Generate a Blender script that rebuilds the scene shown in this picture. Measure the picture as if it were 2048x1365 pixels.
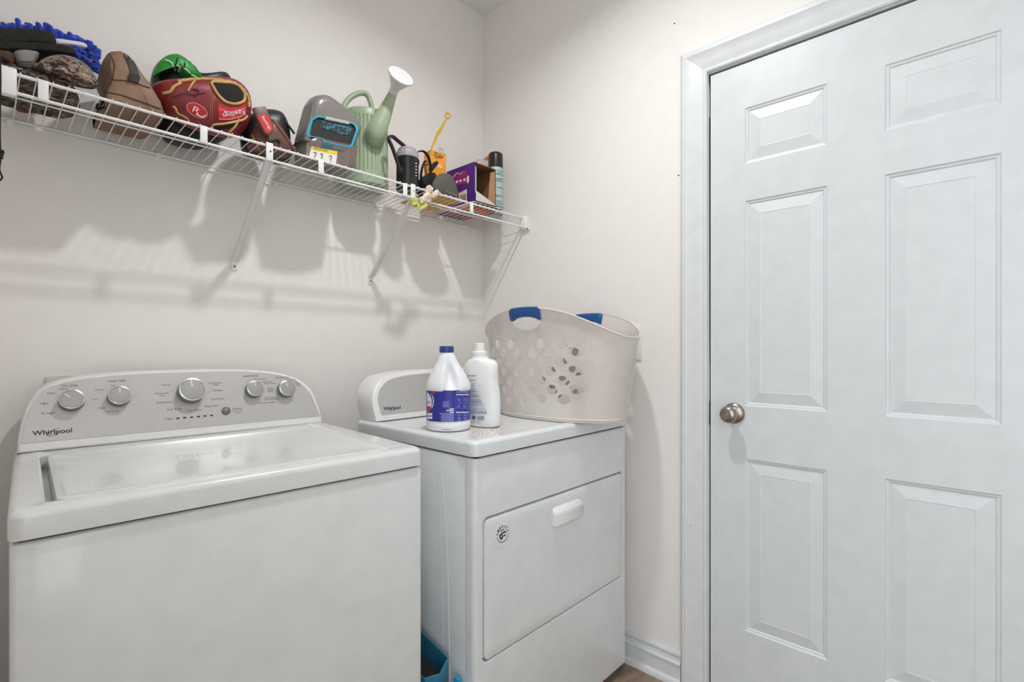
import bpy, bmesh, math, random
from mathutils import Vector, Matrix, noise
from mathutils.geometry import delaunay_2d_cdt
from mathutils.bvhtree import BVHTree
random.seed(7)
for o in list(bpy.data.objects): bpy.data.objects.remove(o)
scene = bpy.context.scene
COL = scene.collection

# ------------------------------------------------------------------ camera
CAM = Vector((-1.6671, -1.7414, 1.1603)); YAW = math.radians(47.0654); FPX = 1008.37; CYPX = 696.645
cd = bpy.data.cameras.new('camera'); cam = bpy.data.objects.new('camera', cd); COL.objects.link(cam)
cam.location = CAM; cam.rotation_euler = (math.pi/2, 0, -YAW)
cd.sensor_width = 36; cd.sensor_fit = 'HORIZONTAL'; cd.lens = 36*FPX/2048
cd.shift_y = (CYPX-682.5)/2048; cd.clip_start = .01
scene.camera = cam
# ------------------------------------------------------------------ world, exposure
w = bpy.data.worlds.new('world'); scene.world = w; w.use_nodes = True
w.node_tree.nodes['Background'].inputs[0].default_value = (.86, .94, 1.0, 1)
w.node_tree.nodes['Background'].inputs[1].default_value = 2.1
LAMP_POS = Vector((-.82, -1.0, 2.736)); LAMP_POWER = 9.2
vs = scene.view_settings
vs.view_transform = 'Standard'; vs.look = 'None'; vs.gamma = 1; vs.use_curve_mapping = False
vs.exposure = 0.50

# ------------------------------------------------------------------ pixel -> point helpers
FW = Vector((math.sin(YAW), math.cos(YAW), 0)); RT = Vector((math.cos(YAW), -math.sin(YAW), 0)); UP = Vector((0, 0, 1))
def ray(x, y): return FW + RT*((x-1024)/FPX) - UP*((y-CYPX)/FPX)
def onz(x, y, z): r = ray(x, y); return CAM + r*((z-CAM.z)/r.z)
def ony(x, y, Y): r = ray(x, y); return CAM + r*((Y-CAM.y)/r.y)
def onx(x, y, X): r = ray(x, y); return CAM + r*((X-CAM.x)/r.x)
def onpl(x, y, p, n): r = ray(x, y); return CAM + r*((p-CAM).dot(n)/r.dot(n))
def proj(P): d = Vector(P)-CAM; k = d.dot(FW); return (1024+FPX*d.dot(RT)/k, CYPX-FPX*d.z/k)

# ------------------------------------------------------------------ materials
def lin(c):
    if isinstance(c, str):
        c = c.lstrip('#'); c = [int(c[i:i+2], 16)/255 for i in (0, 2, 4)]
    return tuple((v/12.92 if v <= .04045 else ((v+.055)/1.055)**2.4) for v in c)+(1,)
MATS = {}
def M(name, col, rough=.5, metal=0, col2=None, scale=20, bump=0, bscale=200, trans=0, emit=0, coat=0, spots=None, stretch=None, contrast=(.35, .65), alpha=1, sheen=0, spec=.5):
    if name in MATS: return MATS[name]
    m = bpy.data.materials.new(name); m.use_nodes = True; nt = m.node_tree; b = nt.nodes['Principled BSDF']
    b.inputs['Base Color'].default_value = lin(col); b.inputs['Roughness'].default_value = rough
    b.inputs['Metallic'].default_value = metal; b.inputs['Specular IOR Level'].default_value = spec
    if trans: b.inputs['Transmission Weight'].default_value = trans
    if coat: b.inputs['Coat Weight'].default_value = coat
    if sheen: b.inputs['Sheen Weight'].default_value = sheen
    if alpha < 1: b.inputs['Alpha'].default_value = alpha
    if emit: b.inputs['Emission Color'].default_value = lin(col); b.inputs['Emission Strength'].default_value = emit
    tc = nt.nodes.new('ShaderNodeTexCoord')
    vec = tc.outputs['Object']
    if stretch:
        mp = nt.nodes.new('ShaderNodeMapping'); mp.inputs['Scale'].default_value = stretch
        nt.links.new(vec, mp.inputs[0]); vec = mp.outputs[0]
    n = nt.nodes.new('ShaderNodeTexNoise'); n.inputs['Scale'].default_value = scale; n.inputs['Detail'].default_value = 6
    nt.links.new(vec, n.inputs['Vector'])
    rp = nt.nodes.new('ShaderNodeValToRGB'); rp.color_ramp.elements[0].position = contrast[0]; rp.color_ramp.elements[1].position = contrast[1]
    if col2 is None:
        c = lin(col); col2l = tuple(v*.95 for v in c[:3])+(1,)
    else: col2l = lin(col2)
    rp.color_ramp.elements[0].color = lin(col); rp.color_ramp.elements[1].color = col2l
    nt.links.new(n.outputs['Fac'], rp.inputs[0]); out = rp.outputs[0]
    if spots:   # (colour, scale, threshold): sparse dirt or flecks
        n2 = nt.nodes.new('ShaderNodeTexNoise'); n2.inputs['Scale'].default_value = spots[1]; n2.inputs['Detail'].default_value = 3
        nt.links.new(vec, n2.inputs['Vector'])
        r2 = nt.nodes.new('ShaderNodeValToRGB'); r2.color_ramp.elements[0].position = spots[2]; r2.color_ramp.elements[1].position = min(1, spots[2]+.06)
        nt.links.new(n2.outputs['Fac'], r2.inputs[0])
        mx = nt.nodes.new('ShaderNodeMix'); mx.data_type = 'RGBA'; mx.inputs['B'].default_value = lin(spots[0])
        nt.links.new(r2.outputs[0], mx.inputs['Factor']); nt.links.new(out, mx.inputs['A']); out = mx.outputs['Result']
    nt.links.new(out, b.inputs['Base Color'])
    if bump:
        n3 = nt.nodes.new('ShaderNodeTexNoise'); n3.inputs['Scale'].default_value = bscale; n3.inputs['Detail'].default_value = 3
        nt.links.new(vec, n3.inputs['Vector'])
        bp = nt.nodes.new('ShaderNodeBump'); bp.inputs['Strength'].default_value = bump; bp.inputs['Distance'].default_value = .002
        nt.links.new(n3.outputs['Fac'], bp.inputs['Height']); nt.links.new(bp.outputs[0], b.inputs['Normal'])
    MATS[name] = m; return m

WALL = M('wall_paint', '#ede8e3', .75, col2='#ebe6e1', bump=.05, bscale=400)
CEIL = M('ceiling_paint', '#f0eeec', .85, bump=.2, bscale=180)
DOORW = M('door_paint', '#d8dbdc', .38, bump=.08, bscale=90)
TRIMW = M('trim_paint', '#dadcdc', .4, spots=('#a39e96', 90, .73))
ENAMEL = M('white_enamel', '#dadbda', .2, spots=('#c2bfb9', 110, .74), coat=.4)
ENAMEL2 = M('dryer_enamel', '#dfe1e1', .28, spots=('#b3afa8', 85, .74), coat=.3)
PLASTICW = M('white_plastic', '#e6e4e2', .35)
FASCIA = M('silver_fascia', '#c4c2c0', .33, .4, stretch=(1, 1, 40), scale=60)
KNOB_RIM = M('knob_chrome', '#d0cecb', .25, .7)
KNOB_FACE = M('knob_silver', '#a9a7a4', .38, .6)
KNOB_BODY = M('knob_grey', '#7a7876', .4, .3)
INK = M('black_ink', '#1c1c1e', .5)
INKG = M('grey_ink', '#55534f', .6)
DARKGAP = M('dark_gap', '#100f0e', .9)
NICKEL = M('satin_nickel', '#a49a91', .28, 1, bump=.05)
DARKMETAL = M('dark_slot', '#111214', .5, .5)
WIREW = M('white_epoxy_wire', '#eceae8', .35)
STEEL = M('screw_steel', '#8e8b86', .4, .8)

# ------------------------------------------------------------------ object helpers
WL = {}
def root(name, base, label, cat, group=None):
    o = bpy.data.objects.new(name, None); COL.objects.link(o); o.location = base; WL[o] = Vector(base)
    o.empty_display_size = .05
    o['label'] = label; o['category'] = cat
    if group: o['group'] = group
    return o
def finish(bm, smooth):
    bmesh.ops.remove_doubles(bm, verts=bm.verts, dist=1e-6)
    bmesh.ops.recalc_face_normals(bm, faces=bm.faces)
    if smooth:
        a = math.radians(smooth)
        for f in bm.faces: f.smooth = True
        for e in bm.edges:
            if len(e.link_faces) == 2 and e.calc_face_angle(0) > a: e.smooth = False
def obj(name, bm, mat, parent=None, label=None, cat=None, kind=None, group=None, smooth=40, origin=None, recalc=True):
    if recalc: finish(bm, smooth)
    elif smooth:
        for f in bm.faces: f.smooth = True
    me = bpy.data.meshes.new(name)
    co = [v.co for v in bm.verts]
    lo = Vector([min(c[i] for c in co) for i in range(3)]); hi = Vector([max(c[i] for c in co) for i in range(3)])
    org = Vector(origin) if origin else Vector(((lo.x+hi.x)/2, (lo.y+hi.y)/2, lo.z))
    bmesh.ops.translate(bm, verts=bm.verts, vec=-org)
    bm.to_mesh(me); bm.free()
    for m in (mat if isinstance(mat, (list, tuple)) else [mat]): me.materials.append(m)
    o = bpy.data.objects.new(name, me); COL.objects.link(o); WL[o] = org
    if parent: o.parent = parent; o.location = org-WL[parent]
    else: o.location = org
    if label: o['label'] = label
    if cat: o['category'] = cat
    if kind: o['kind'] = kind
    if group: o['group'] = group
    return o
def inst(src, parent, wpos, name=None):
    o = bpy.data.objects.new(name or src.name.split('.')[0], src.data); COL.objects.link(o)
    o.parent = parent; o.location = Vector(wpos)-WL[parent]; WL[o] = Vector(wpos); return o
def B(): return bmesh.new()
def setmat(bm, f0, idx):
    bm.faces.ensure_lookup_table()
    for f in bm.faces[f0:]: f.material_index = idx
def box(bm, lo, hi, bevel=0, seg=2, mtx=None):
    r = bmesh.ops.create_cube(bm, size=1); vs_ = r['verts']
    lo = Vector(lo); hi = Vector(hi); c = (lo+hi)/2; s = hi-lo
    for v in vs_: v.co = Vector((v.co.x*s.x, v.co.y*s.y, v.co.z*s.z))+c
    if bevel:
        es = list({e for v in vs_ for e in v.link_edges})
        rr = bmesh.ops.bevel(bm, geom=es, offset=bevel, segments=seg, affect='EDGES', profile=.5)
        vs_ = list({v for f in rr['faces'] for v in f.verts} | {v for v in vs_ if v.is_valid})
    if mtx:
        for v in vs_: v.co = mtx @ v.co
    return vs_
def loft(bm, rings, cap0=True, cap1=True, closed=True, mats=None):
    R = [[bm.verts.new(p) for p in r] for r in rings]; n = len(R[0])
    for i in range(len(R)-1):
        for j in range(n if closed else n-1):
            k = (j+1) % n
            f = bm.faces.new((R[i][j], R[i][k], R[i+1][k], R[i+1][j]))
            if mats: f.material_index = mats[i]
    if cap0: bm.faces.new(R[0][::-1])
    if cap1:
        f = bm.faces.new(R[-1])
        if mats: f.material_index = mats[-1]
    return R
def frame(t):
    t = t.normalized(); a = Vector((0, 0, 1)) if abs(t.z) < .9 else Vector((1, 0, 0))
    u = t.cross(a).normalized(); return u, t.cross(u).normalized()
def tube(bm, pts, r, n=8, closed=False, flat=1.0):
    pts = [Vector(p) for p in pts]; rings = []; u = None; m = len(pts)
    for i, p in enumerate(pts):
        t = (pts[(i+1) % m]-pts[i-1]) if closed else (pts[min(i+1, m-1)]-pts[max(i-1, 0)])
        if t.length < 1e-9: t = Vector((0, 0, 1))
        t.normalize()
        if u is None: u, v = frame(t)
        else:
            u = (u-t*u.dot(t)).normalized(); v = t.cross(u)
        rr = r[i] if isinstance(r, (list, tuple)) else r
        rings.append([p+u*math.cos(2*math.pi*k/n)*rr+v*math.sin(2*math.pi*k/n)*rr*flat for k in range(n)])
    if closed: rings.append(rings[0]); return loft(bm, rings, False, False)
    return loft(bm, rings)
def spline(pts, k=6, closed=False):
    pts = [Vector(p) for p in pts]; n = len(pts); out = []
    for i in range(n if closed else n-1):
        if closed: p0, p1, p2, p3 = pts[i-1], pts[i], pts[(i+1) % n], pts[(i+2) % n]
        else: p0, p1, p2, p3 = pts[max(i-1, 0)], pts[i], pts[i+1], pts[min(i+2, n-1)]
        for j in range(k):
            t = j/k
            out.append(.5*((2*p1)+(p2-p0)*t+(2*p0-5*p1+4*p2-p3)*t*t+(3*p1-p0-3*p2+p3)*t**3))
    if not closed: out.append(pts[-1])
    return out
def lathe(bm, c, prof, n=32, ax=None, mats=None, cap0=True, cap1=True, sx=1, sy=1, mod=None):
    c = Vector(c)
    if ax is None: u, v, t = Vector((1, 0, 0)), Vector((0, 1, 0)), Vector((0, 0, 1))
    else:
        t = Vector(ax).normalized(); u, v = frame(t); v = t.cross(u)
    rings = []
    for r, z in prof:
        rings.append([c+t*z+(u*math.cos(2*math.pi*k/n)*sx+v*math.sin(2*math.pi*k/n)*sy)*(max(r, 1e-5)*(mod(k/n, z) if mod else 1)) for k in range(n)])
    return loft(bm, rings, cap0, cap1, mats=mats)
def rrect(x0, x1, y0, y1, r, n=6):
    out = []
    for cx, cy, a0 in ((x1-r, y1-r, 0), (x0+r, y1-r, 90), (x0+r, y0+r, 180), (x1-r, y0+r, 270)):
        for i in range(n+1):
            a = math.radians(a0+90*i/n); out.append((cx+r*math.cos(a), cy+r*math.sin(a)))
    return out
def prism(bm, pts, off, bevel=0, seg=2, front_only=False):
    a = [bm.verts.new(p) for p in pts]; b = [bm.verts.new(Vector(p)+Vector(off)) for p in pts]; n = len(a)
    f1 = bm.faces.new(a); f2 = bm.faces.new(b[::-1]); sides = []
    for i in range(n): sides.append(bm.faces.new((a[i], b[i], b[(i+1) % n], a[(i+1) % n])))
    bmesh.ops.recalc_face_normals(bm, faces=[f1, f2]+sides)
    if bevel:
        es = list(f1.edges)+([] if front_only else list(f2.edges))
        bmesh.ops.bevel(bm, geom=es, offset=bevel, segments=seg, affect='EDGES', profile=.5)
_tx = {}
def text2d(s, res=3, bold=0):
    key = (s, bold)
    if key in _tx: return _tx[key]
    c = bpy.data.curves.new('t', 'FONT'); c.body = s; c.resolution_u = res; c.offset = bold
    o = bpy.data.objects.new('t', c); COL.objects.link(o)
    dg = bpy.context.evaluated_depsgraph_get(); dg.update(); ev = o.evaluated_get(dg); me = ev.to_mesh()
    v = [(p.co.x, p.co.y) for p in me.vertices]; f = [tuple(p.vertices) for p in me.polygons]
    ev.to_mesh_clear(); bpy.data.objects.remove(o); bpy.data.curves.remove(c)
    x0 = min(a for a, b in v); x1 = max(a for a, b in v)
    hgt = .73
    v = [((a-x0)/(x1-x0), b/hgt) for a, b in v]
    _tx[key] = (v, f, (x1-x0)/hgt); return _tx[key]
def text(bm, s, fn, bold=0):
    """fn maps (u 0..1 along the word, v 0..1 cap height) to a point"""
    v, f, asp = text2d(s, 3, bold); vv = [bm.verts.new(fn(a, b)) for a, b in v]
    for q in f:
        try: bm.faces.new([vv[i] for i in q])
        except ValueError: pass
def asp(s): return text2d(s)[2]

# ================================================================== THE ROOM
HC = 2.743; XL = -1.86; YF = -2.9; T = .12
DY0, DY1, DZ = -1.080, -1.902, 2.068      # door opening in the right wall
bm = B(); box(bm, (XL, 0, 0), (T, T, HC)); obj('wall_back', bm, WALL, kind='structure')
bm = B(); box(bm, (XL-T, -1.62, 0), (XL, T, HC)); obj('wall_left', bm, WALL, kind='structure')
bm = B(); box(bm, (XL-T, YF-T, 0), (T, YF, HC)); obj('wall_front', bm, WALL, kind='structure')
bm = B()
box(bm, (0, DY0+.018, 0), (T, 0, HC)); box(bm, (0, YF, 0), (T, DY1-.018, HC)); box(bm, (0, DY1-.018, DZ+.018), (T, DY0+.018, HC))
wr = obj('wall_right', bm, WALL, kind='structure')
for (x, y) in ((1349, 47), (1357, 351)):
    bm = B(); lathe(bm, onx(x, y, 0)-Vector((.0006, 0, 0)), [(.0025, 0), (.0018, .0006)], 10, ax=(-1, 0, 0)); obj('nail_hole', bm, DARKGAP, wr)
bm = B(); box(bm, (XL-T, YF, HC), (T, T, HC+.1)); obj('ceiling', bm, CEIL, kind='structure')
GROUT = M('floor_grout', '#8f8375', .9)
TILE = M('brown_floor_tile', '#9c8672', .45, col2='#7d6755', scale=9, stretch=(1, 4, 1), bump=.1, bscale=60, spots=('#5d4a3c', 30, .68))
bm = B(); box(bm, (XL-2.5, -7, -.1), (T+2.5, T, -.003)); fl = obj('floor', bm, GROUT, kind='structure')
bm = B(); box(bm, (0, 0, -.006), (.598, .298, 0), .0012, 1)
t0 = None
for i in range(-1, 4):
    for j in range(11):
        x0 = XL+.6*i+(.3 if j % 2 else 0)+.17; y0 = -.035-.3*(j+1)
        lo = max(x0, XL); hi = min(x0+.598, 0)
        if hi-lo < .05: continue
        if lo == x0 and hi == x0+.598:
            if t0 is None: t0 = obj('floor_tile', bm, TILE, fl, origin=(0, 0, 0)); t0.location = Vector((x0, y0, 0))-WL[fl]
            else: inst(t0, fl, (x0, y0, 0))
        else:
            b2 = B(); box(b2, (lo, y0, -.006), (hi, y0+.298, 0), .0012, 1); obj('floor_tile', b2, TILE, fl)
# baseboard on the right wall: profile swept along Y
def sweep_y(name, prof, y0, y1, mat):
    bm = B(); loft(bm, [[Vector((x, y, z)) for x, z in prof] for y in (y0, y1)]); return obj(name, bm, mat, kind='structure', smooth=30)
BB = [(0, 0), (-.026, 0), (-.026, .008), (-.023, .016), (-.016, .020), (-.013, .022), (-.013, .066), (-.016, .069), (-.016, .075), (-.010, .080), (-.008, .092), (-.010, .096), (-.010, .104), (-.005, .112), (0, .112)]
sweep_y('baseboard_right', BB, DY0+.092, 0, TRIMW)
bm = B(); loft(bm, [[Vector((x, y, z)) for y, z in BB] for x in (XL, 0)]); obj('baseboard_back', bm, TRIMW, kind='structure', smooth=30)
# door casing: profile from the inner edge (0) outwards
CP = [(0, 0), (0, .009), (.004, .012), (.010, .012), (.013, .009), (.020, .011), (.040, .016), (.062, .018), (.068, .021), (.080, .021), (.086, .016), (.089, .010), (.090, 0)]
yi = DY0+.002; zi = DZ+.004; yi2 = DY1-.002
bm = B(); loft(bm, [[Vector((-d, yi+o, 0)) for o, d in CP], [Vector((-d, yi+o, zi+o)) for o, d in CP]]); obj('trim_1', bm, TRIMW, kind='structure', smooth=25)
bm = B(); loft(bm, [[Vector((-d, yi+o, zi+o)) for o, d in CP], [Vector((-d, yi2-o, zi+o)) for o, d in CP]]); obj('trim_2', bm, TRIMW, kind='structure', smooth=25)
bm = B(); loft(bm, [[Vector((-d, yi2-o, zi+o)) for o, d in CP], [Vector((-d, yi2-o, 0)) for o, d in CP]]); obj('trim_3', bm, TRIMW, kind='structure', smooth=25)
bm = B()  # jamb with stop
box(bm, (0, DY0, 0), (T, DY0+.018, DZ+.018)); box(bm, (0, DY1-.018, 0), (T, DY1, DZ+.018)); box(bm, (0, DY1, DZ), (T, DY0, DZ+.018))
box(bm, (.046, DY0-.012, 0), (.08, DY0, DZ)); box(bm, (.046, DY1, DZ-.012), (.08, DY0, DZ))
jb = obj('trim_4', bm, TRIMW, kind='structure')
bm = B(); box(bm, (.004, DY0-.0012, .905), (.03, DY0+.001, .985), .0005, 1); obj('strike_plate', bm, STEEL, jb)
# six panel door
dy0, dy1 = DY0-.0055, DY1+.003; dz0, dz1 = .012, DZ-.006; DXF = .004
yA, yB, yC, yD = -1.1936, -1.4186, -1.5527, -1.7775
rows = [(1.9195, 1.743), (1.6259, .9772), (.8102, .2649)]
pan = [(a, b, t, u) for t, u in rows for a, b in ((yA, yB), (yC, yD))]
bm = B()
ys = [dy0, yA, yB, yC, yD, dy1]; zs = [dz0, .2649, .8102, .9772, 1.6259, 1.743, 1.9195, dz1]
gv = [[bm.verts.new((DXF, y, z)) for z in zs] for y in ys]
for i in range(5):
    for k in range(7):
        if i in (1, 3) and k in (1, 3, 5): continue
        bm.faces.new((gv[i][k], gv[i][k+1], gv[i+1][k+1], gv[i+1][k]))
def moulded(bm, ring_fn, levels):
    rr = [[bm.verts.new(p) for p in ring_fn(d, h)] for d, h in levels]; n = len(rr[0])
    for i in range(len(rr)-1):
        for j in range(n): bm.faces.new((rr[i][j], rr[i][(j+1) % n], rr[i+1][(j+1) % n], rr[i+1][j]))
    bm.faces.new(rr[-1])
# slab back and edges
bk = [bm.verts.new((DXF+.035, y, z)) for y, z in ((dy0, dz0), (dy1, dz0), (dy1, dz1), (dy0, dz1))]
bm.faces.new(bk)
per = [gv[i][0] for i in range(6)]; 
bm.faces.new([gv[i][0] for i in range(6)]+[bk[1], bk[0]])
bm.faces.new([gv[i][7] for i in range(6)]+[bk[2], bk[3]])
bm.faces.new([gv[0][k] for k in range(8)]+[bk[3], bk[0]])
bm.faces.new([gv[5][k] for k in range(8)]+[bk[2], bk[1]])
door = obj('door_1', bm, DOORW, kind='structure', smooth=0)
for a, b, t, u in pan:
    bm = B()
    moulded(bm, lambda d, h, a=a, b=b, t=t, u=u: [Vector((DXF+h, y, z)) for y, z in ((a-d, t-d), (b+d, t-d), (b+d, u+d), (a-d, u+d))],
            [(0, 0), (.003, .003), (.008, .004), (.011, .0068), (.0125, .0068), (.045, .001), (.047, .0018)])
    obj('panel', bm, DOORW, door, smooth=0)
bm = B(); box(bm, (.012, dy0, 0), (.046, DY0, DZ)); box(bm, (.012, DY1, dz1), (.046, dy0, DZ)); obj('door_gap_shade', bm, DARKGAP, jb)  # near-black fill that paints the shade in the gap round the door
# knob
kc = Vector((DXF, -1.1605, .951))
kn = B(); lathe(kn, kc, [(.0, 0), (.0335, 0), (.0335, .002), (.031, .006), (.024, .010), (.014, .013), (.0115, .018), (.0115, .030), (.016, .034), (.0245, .040), (.0265, .048), (.0255, .055), (.021, .061), (.0125, .0635), (.0125, .0625), (.0, .0625)], 40, ax=(-1, 0, 0), cap0=False, cap1=False)
ko = obj('door_knob', kn, NICKEL, door, label='satin nickel round door knob', smooth=50)
bm = B(); lathe(bm, kc-Vector((.0626, 0, 0)), [(0, 0), (.0118, 0), (.0118, .002), (.011, .003), (0, .003)], 24, ax=(-1, 0, 0), cap0=False, cap1=False); box(bm, (kc.x-.0675, kc.y-.008, kc.z-.003), (kc.x-.0655, kc.y+.008, kc.z+.003), .0008, 1)
obj('turn_button', bm, NICKEL, ko)
bm = B(); lathe(bm, kc+Vector((-.0072, -.021, .004)), [(.0028, 0), (.0028, .0012)], 12, ax=(-1, 0, 0)); obj('release_hole', bm, DARKMETAL, ko)
# wall outlet
o = root('wall_outlet', (-.004, -.80, 1.115), 'white outlet cover plate on the wall behind the laundry basket', 'outlet')
bm = B(); box(bm, (-.006, -.836, 1.117), (0, -.766, 1.243), .002); obj('cover_plate', bm, PLASTICW, o)
for z in (1.155, 1.205):
    bm = B(); box(bm, (-.008, -.818, z-.014), (-.005, -.784, z+.014), .002); s = obj('socket', bm, PLASTICW, o)
    bm = B(); box(bm, (-.0083, -.808, z-.004), (-.0078, -.806, z+.005)); box(bm, (-.0083, -.796, z-.004), (-.0078, -.794, z+.005)); obj('slot', bm, DARKMETAL, s)
# washer supply box on the back wall
o = root('supply_box', (-1.45, 0, .95), 'recessed white plumbing box on the wall behind the washer', 'plumbing box')
bm = B()
moulded(bm, lambda d, h: [Vector((x, h, z)) for x, z in ((-1.537+d, 1.088-d), (-1.36-d, 1.088-d), (-1.36-d, .93+d), (-1.537+d, .93+d))], [(0, -.001), (.0005, -.006), (.018, -.007), (.02, -.001), (.022, -.0005)])
obj('face_frame', bm, M('supply_box_plastic', '#dcd8d4', .6, spots=('#948f88', 50, .62)), o, smooth=0)
# ceiling lamp
o = root('ceiling_lamp', (LAMP_POS.x, LAMP_POS.y, HC-.01), 'slim round ceiling downlight with white trim ring', 'lamp')
bm = B(); lathe(bm, (LAMP_POS.x, LAMP_POS.y, HC), [(.050, -.003), (.050, -.012), (.056, -.012), (.075, -.006), (.078, 0)], 40, cap0=False, cap1=False); obj('trim_ring', bm, PLASTICW, o)
bm = B(); lathe(bm, (LAMP_POS.x, LAMP_POS.y, HC-.004), [(.049, 0), (.049, .003)], 32); obj('lens', bm, M('lamp_lens', '#ffffff', .4), o)
ld = bpy.data.lights.new('downlight', 'AREA'); ld.shape = 'DISK'; ld.size = .085; ld.energy = LAMP_POWER; ld.color = (.97, .985, 1.0); ld.spread = math.radians(149)
lo_ = bpy.data.objects.new('downlight', ld); COL.objects.link(lo_); lo_.location = LAMP_POS-Vector((0, 0, .0045))

# ================================================================== WASHING MACHINE
WA = math.radians(-3.05); WO = Vector((-1.632, -.738, 0)); WUX = Vector((math.cos(WA), math.sin(WA), 0)); WUY = Vector((-math.sin(WA), math.cos(WA), 0))
WM = Matrix((( WUX.x, WUY.x, 0, WO.x), (WUX.y, WUY.y, 0, WO.y), (0, 0, 1, 0), (0, 0, 0, 1)))
def Wp(x, y, z): return WM @ Vector((x, y, z))
WW = .697; WZ = .927
washer = root('washing_machine', Wp(WW/2, .33, 0), 'white top-load washing machine with silver five-knob control panel', 'washer')
bm = B(); box(bm, (.002, .003, .03), (WW-.002, .655, .880), .008, 3, WM); obj('cabinet', bm, ENAMEL, washer)
bm = B(); box(bm, (.012, .013, .87), (WW-.012, .64, .892), 0, 1, WM); obj('seam_shade', bm, DARKGAP, washer)  # dark inset block, shade of the seam under the deck put into its colour
for x in (.05, WW-.05):
    for y in (.05, .6):
        bm = B(); lathe(bm, Wp(x, y, 0), [(.022, 0), (.022, .012), (.01, .014), (.01, .032)], 16); obj('foot', bm, DARKGAP, washer)
# top deck with lid opening
LX0, LX1, LY0, LY1 = .041, .640, .037, .500
bm = B()
def wring(x0, x1, y0, y1, r, z, n=6): return [Wp(a, b, z) for a, b in rrect(x0, x1, y0, y1, r, n)]
rings = [wring(0, WW, 0, .655, .016, .8845)]
for a in (0, 15, 30, 45, 60, 75, 90):
    s = .013*(1-math.sin(math.radians(a))); c = .013*(1-math.cos(math.radians(a)))
    rings.append(wring(c, WW-c, c, .655-c, .018, WZ-s))
rings += [wring(LX0-.004, LX1+.004, LY0-.004, LY1+.004, .016, WZ), wring(LX0, LX1, LY0, LY1, .014, WZ-.003), wring(LX0, LX1, LY0, LY1, .014, WZ-.03)]
loft(bm, rings); obj('top_deck', bm, ENAMEL, washer, smooth=35)
# lid: narrow gap on three sides, wide finger gap on the left
bm = B()
def lr(d, z): return wring(LX0+.012+d, LX1-.003-d, LY0+.002+d, LY1-.002-d, .014, z)
loft(bm, [lr(0, WZ-.024), lr(0, WZ-.004), lr(.001, WZ-.001), lr(.004, WZ+.001), lr(.010, WZ+.001), lr(.016, WZ-.0005), lr(.04, WZ-.0025), lr(.12, WZ-.0035)])
obj('lid', bm, ENAMEL, washer, smooth=35)
# console
CT = math.radians(20)
CP0 = Wp(0, .547, WZ+.003); CN = (-WUY*math.cos(CT)+UP*math.sin(CT)).normalized(); CV = (WUY*math.sin(CT)+UP*math.cos(CT)).normalized()
def cpl(x, y, lift=0): return onpl(x, y, CP0+CN*lift, CN)
co_px = [(32.5, 909), (34.5, 890), (36.6, 874), (43, 846), (53, 815), (63, 799), (75, 785), (95, 771.5), (122, 763), (153, 756.5), (219, 748), (290, 744), (360, 741.6), (430, 740), (484, 740.4), (525, 742), (558, 746), (592, 756), (605, 763), (614, 770), (622, 779), (629, 790.5), (640, 818), (645, 839), (644.8, 846.6)]
outer = [cpl(*p) for p in co_px]
bm = B(); prism(bm, outer, WUY*.098, .007, 4, True)
console = obj('console', bm, PLASTICW, washer, smooth=35)
fa_px = [(41.6, 888.5), (44, 872), (48, 853), (56.5, 823), (65, 806), (75, 791), (87, 781), (99.7, 774), (130, 765), (161, 759), (227.5, 751.5), (290, 747.5), (360, 745), (430, 743), (484, 743), (520, 745), (554.6, 749), (588, 759), (601, 767), (610, 774), (618, 783), (625, 794), (634, 816.5), (640, 833)]
bm = B(); prism(bm, [cpl(*p, .0012) for p in fa_px], -CN*.003, .0005, 1, True); obj('fascia', bm, FASCIA, console, smooth=0)
bm = B(); a = Wp(.03, .549, WZ-.001); box(bm, (.006, .556, WZ-.002), (.683, .62, WZ+.0045), 0, 1, WM); obj('gap_strip', bm, DARKGAP, console)  # black strip standing in for the shade under the console
def knob(px, py, rpx, ang, hgt):
    c = cpl(px, py, hgt); e = cpl(px+rpx, py, hgt); r = (e-c).length*.93
    c0 = cpl(*proj(c-CN*(hgt-.001))) + CN*.001
    bm = B()
    lathe(bm, c0, [(0, 0), (r*1.02, 0), (r*.96, hgt*.8), (r, hgt*.93), (r*.98, hgt), (r*.86, hgt+.001), (r*.85, hgt), (r*.84, hgt), (r*.83, hgt+.0008), (0, hgt+.0014)], 40, ax=CN, cap0=False, cap1=False, mats=[2, 2, 0, 0, 0, 3, 3, 1, 1, 1])
    d = (CV*math.cos(ang)+WUX*math.sin(ang)); s = CN.cross(d)
    n0 = len(bm.faces); k0 = c0+CN*(hgt+.0016)
    q = [k0+d*r*.22-s*r*.045, k0+d*r*.22+s*r*.045, k0+d*r*.82+s*r*.045, k0+d*r*.82-s*r*.045]
    prism(bm, q, -CN*.001); setmat(bm, n0, 4)
    return obj('control_knob', bm, [KNOB_RIM, KNOB_FACE, KNOB_BODY, INKG, PLASTICW], console, smooth=30)
knob(143.7, 799, 28.5, -.75, .022); knob(239.5, 791, 25.5, .03, .022); knob(385.4, 779.5, 29.3, -.12, .028); knob(511, 777.5, 18.4, -.12, .022); knob(575, 776.6, 17.8, -.15, .022)
c = cpl(452, 822.6, .001); r = (cpl(461.5, 822.6, .001)-c).length*.93
bm = B(); lathe(bm, c, [(0, 0), (r, 0), (r, .002), (r*.9, .004), (0, .005)], 28, ax=CN, cap0=False, cap1=False); obj('start_button', bm, KNOB_BODY, console, label='dark round start button', smooth=60)
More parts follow.
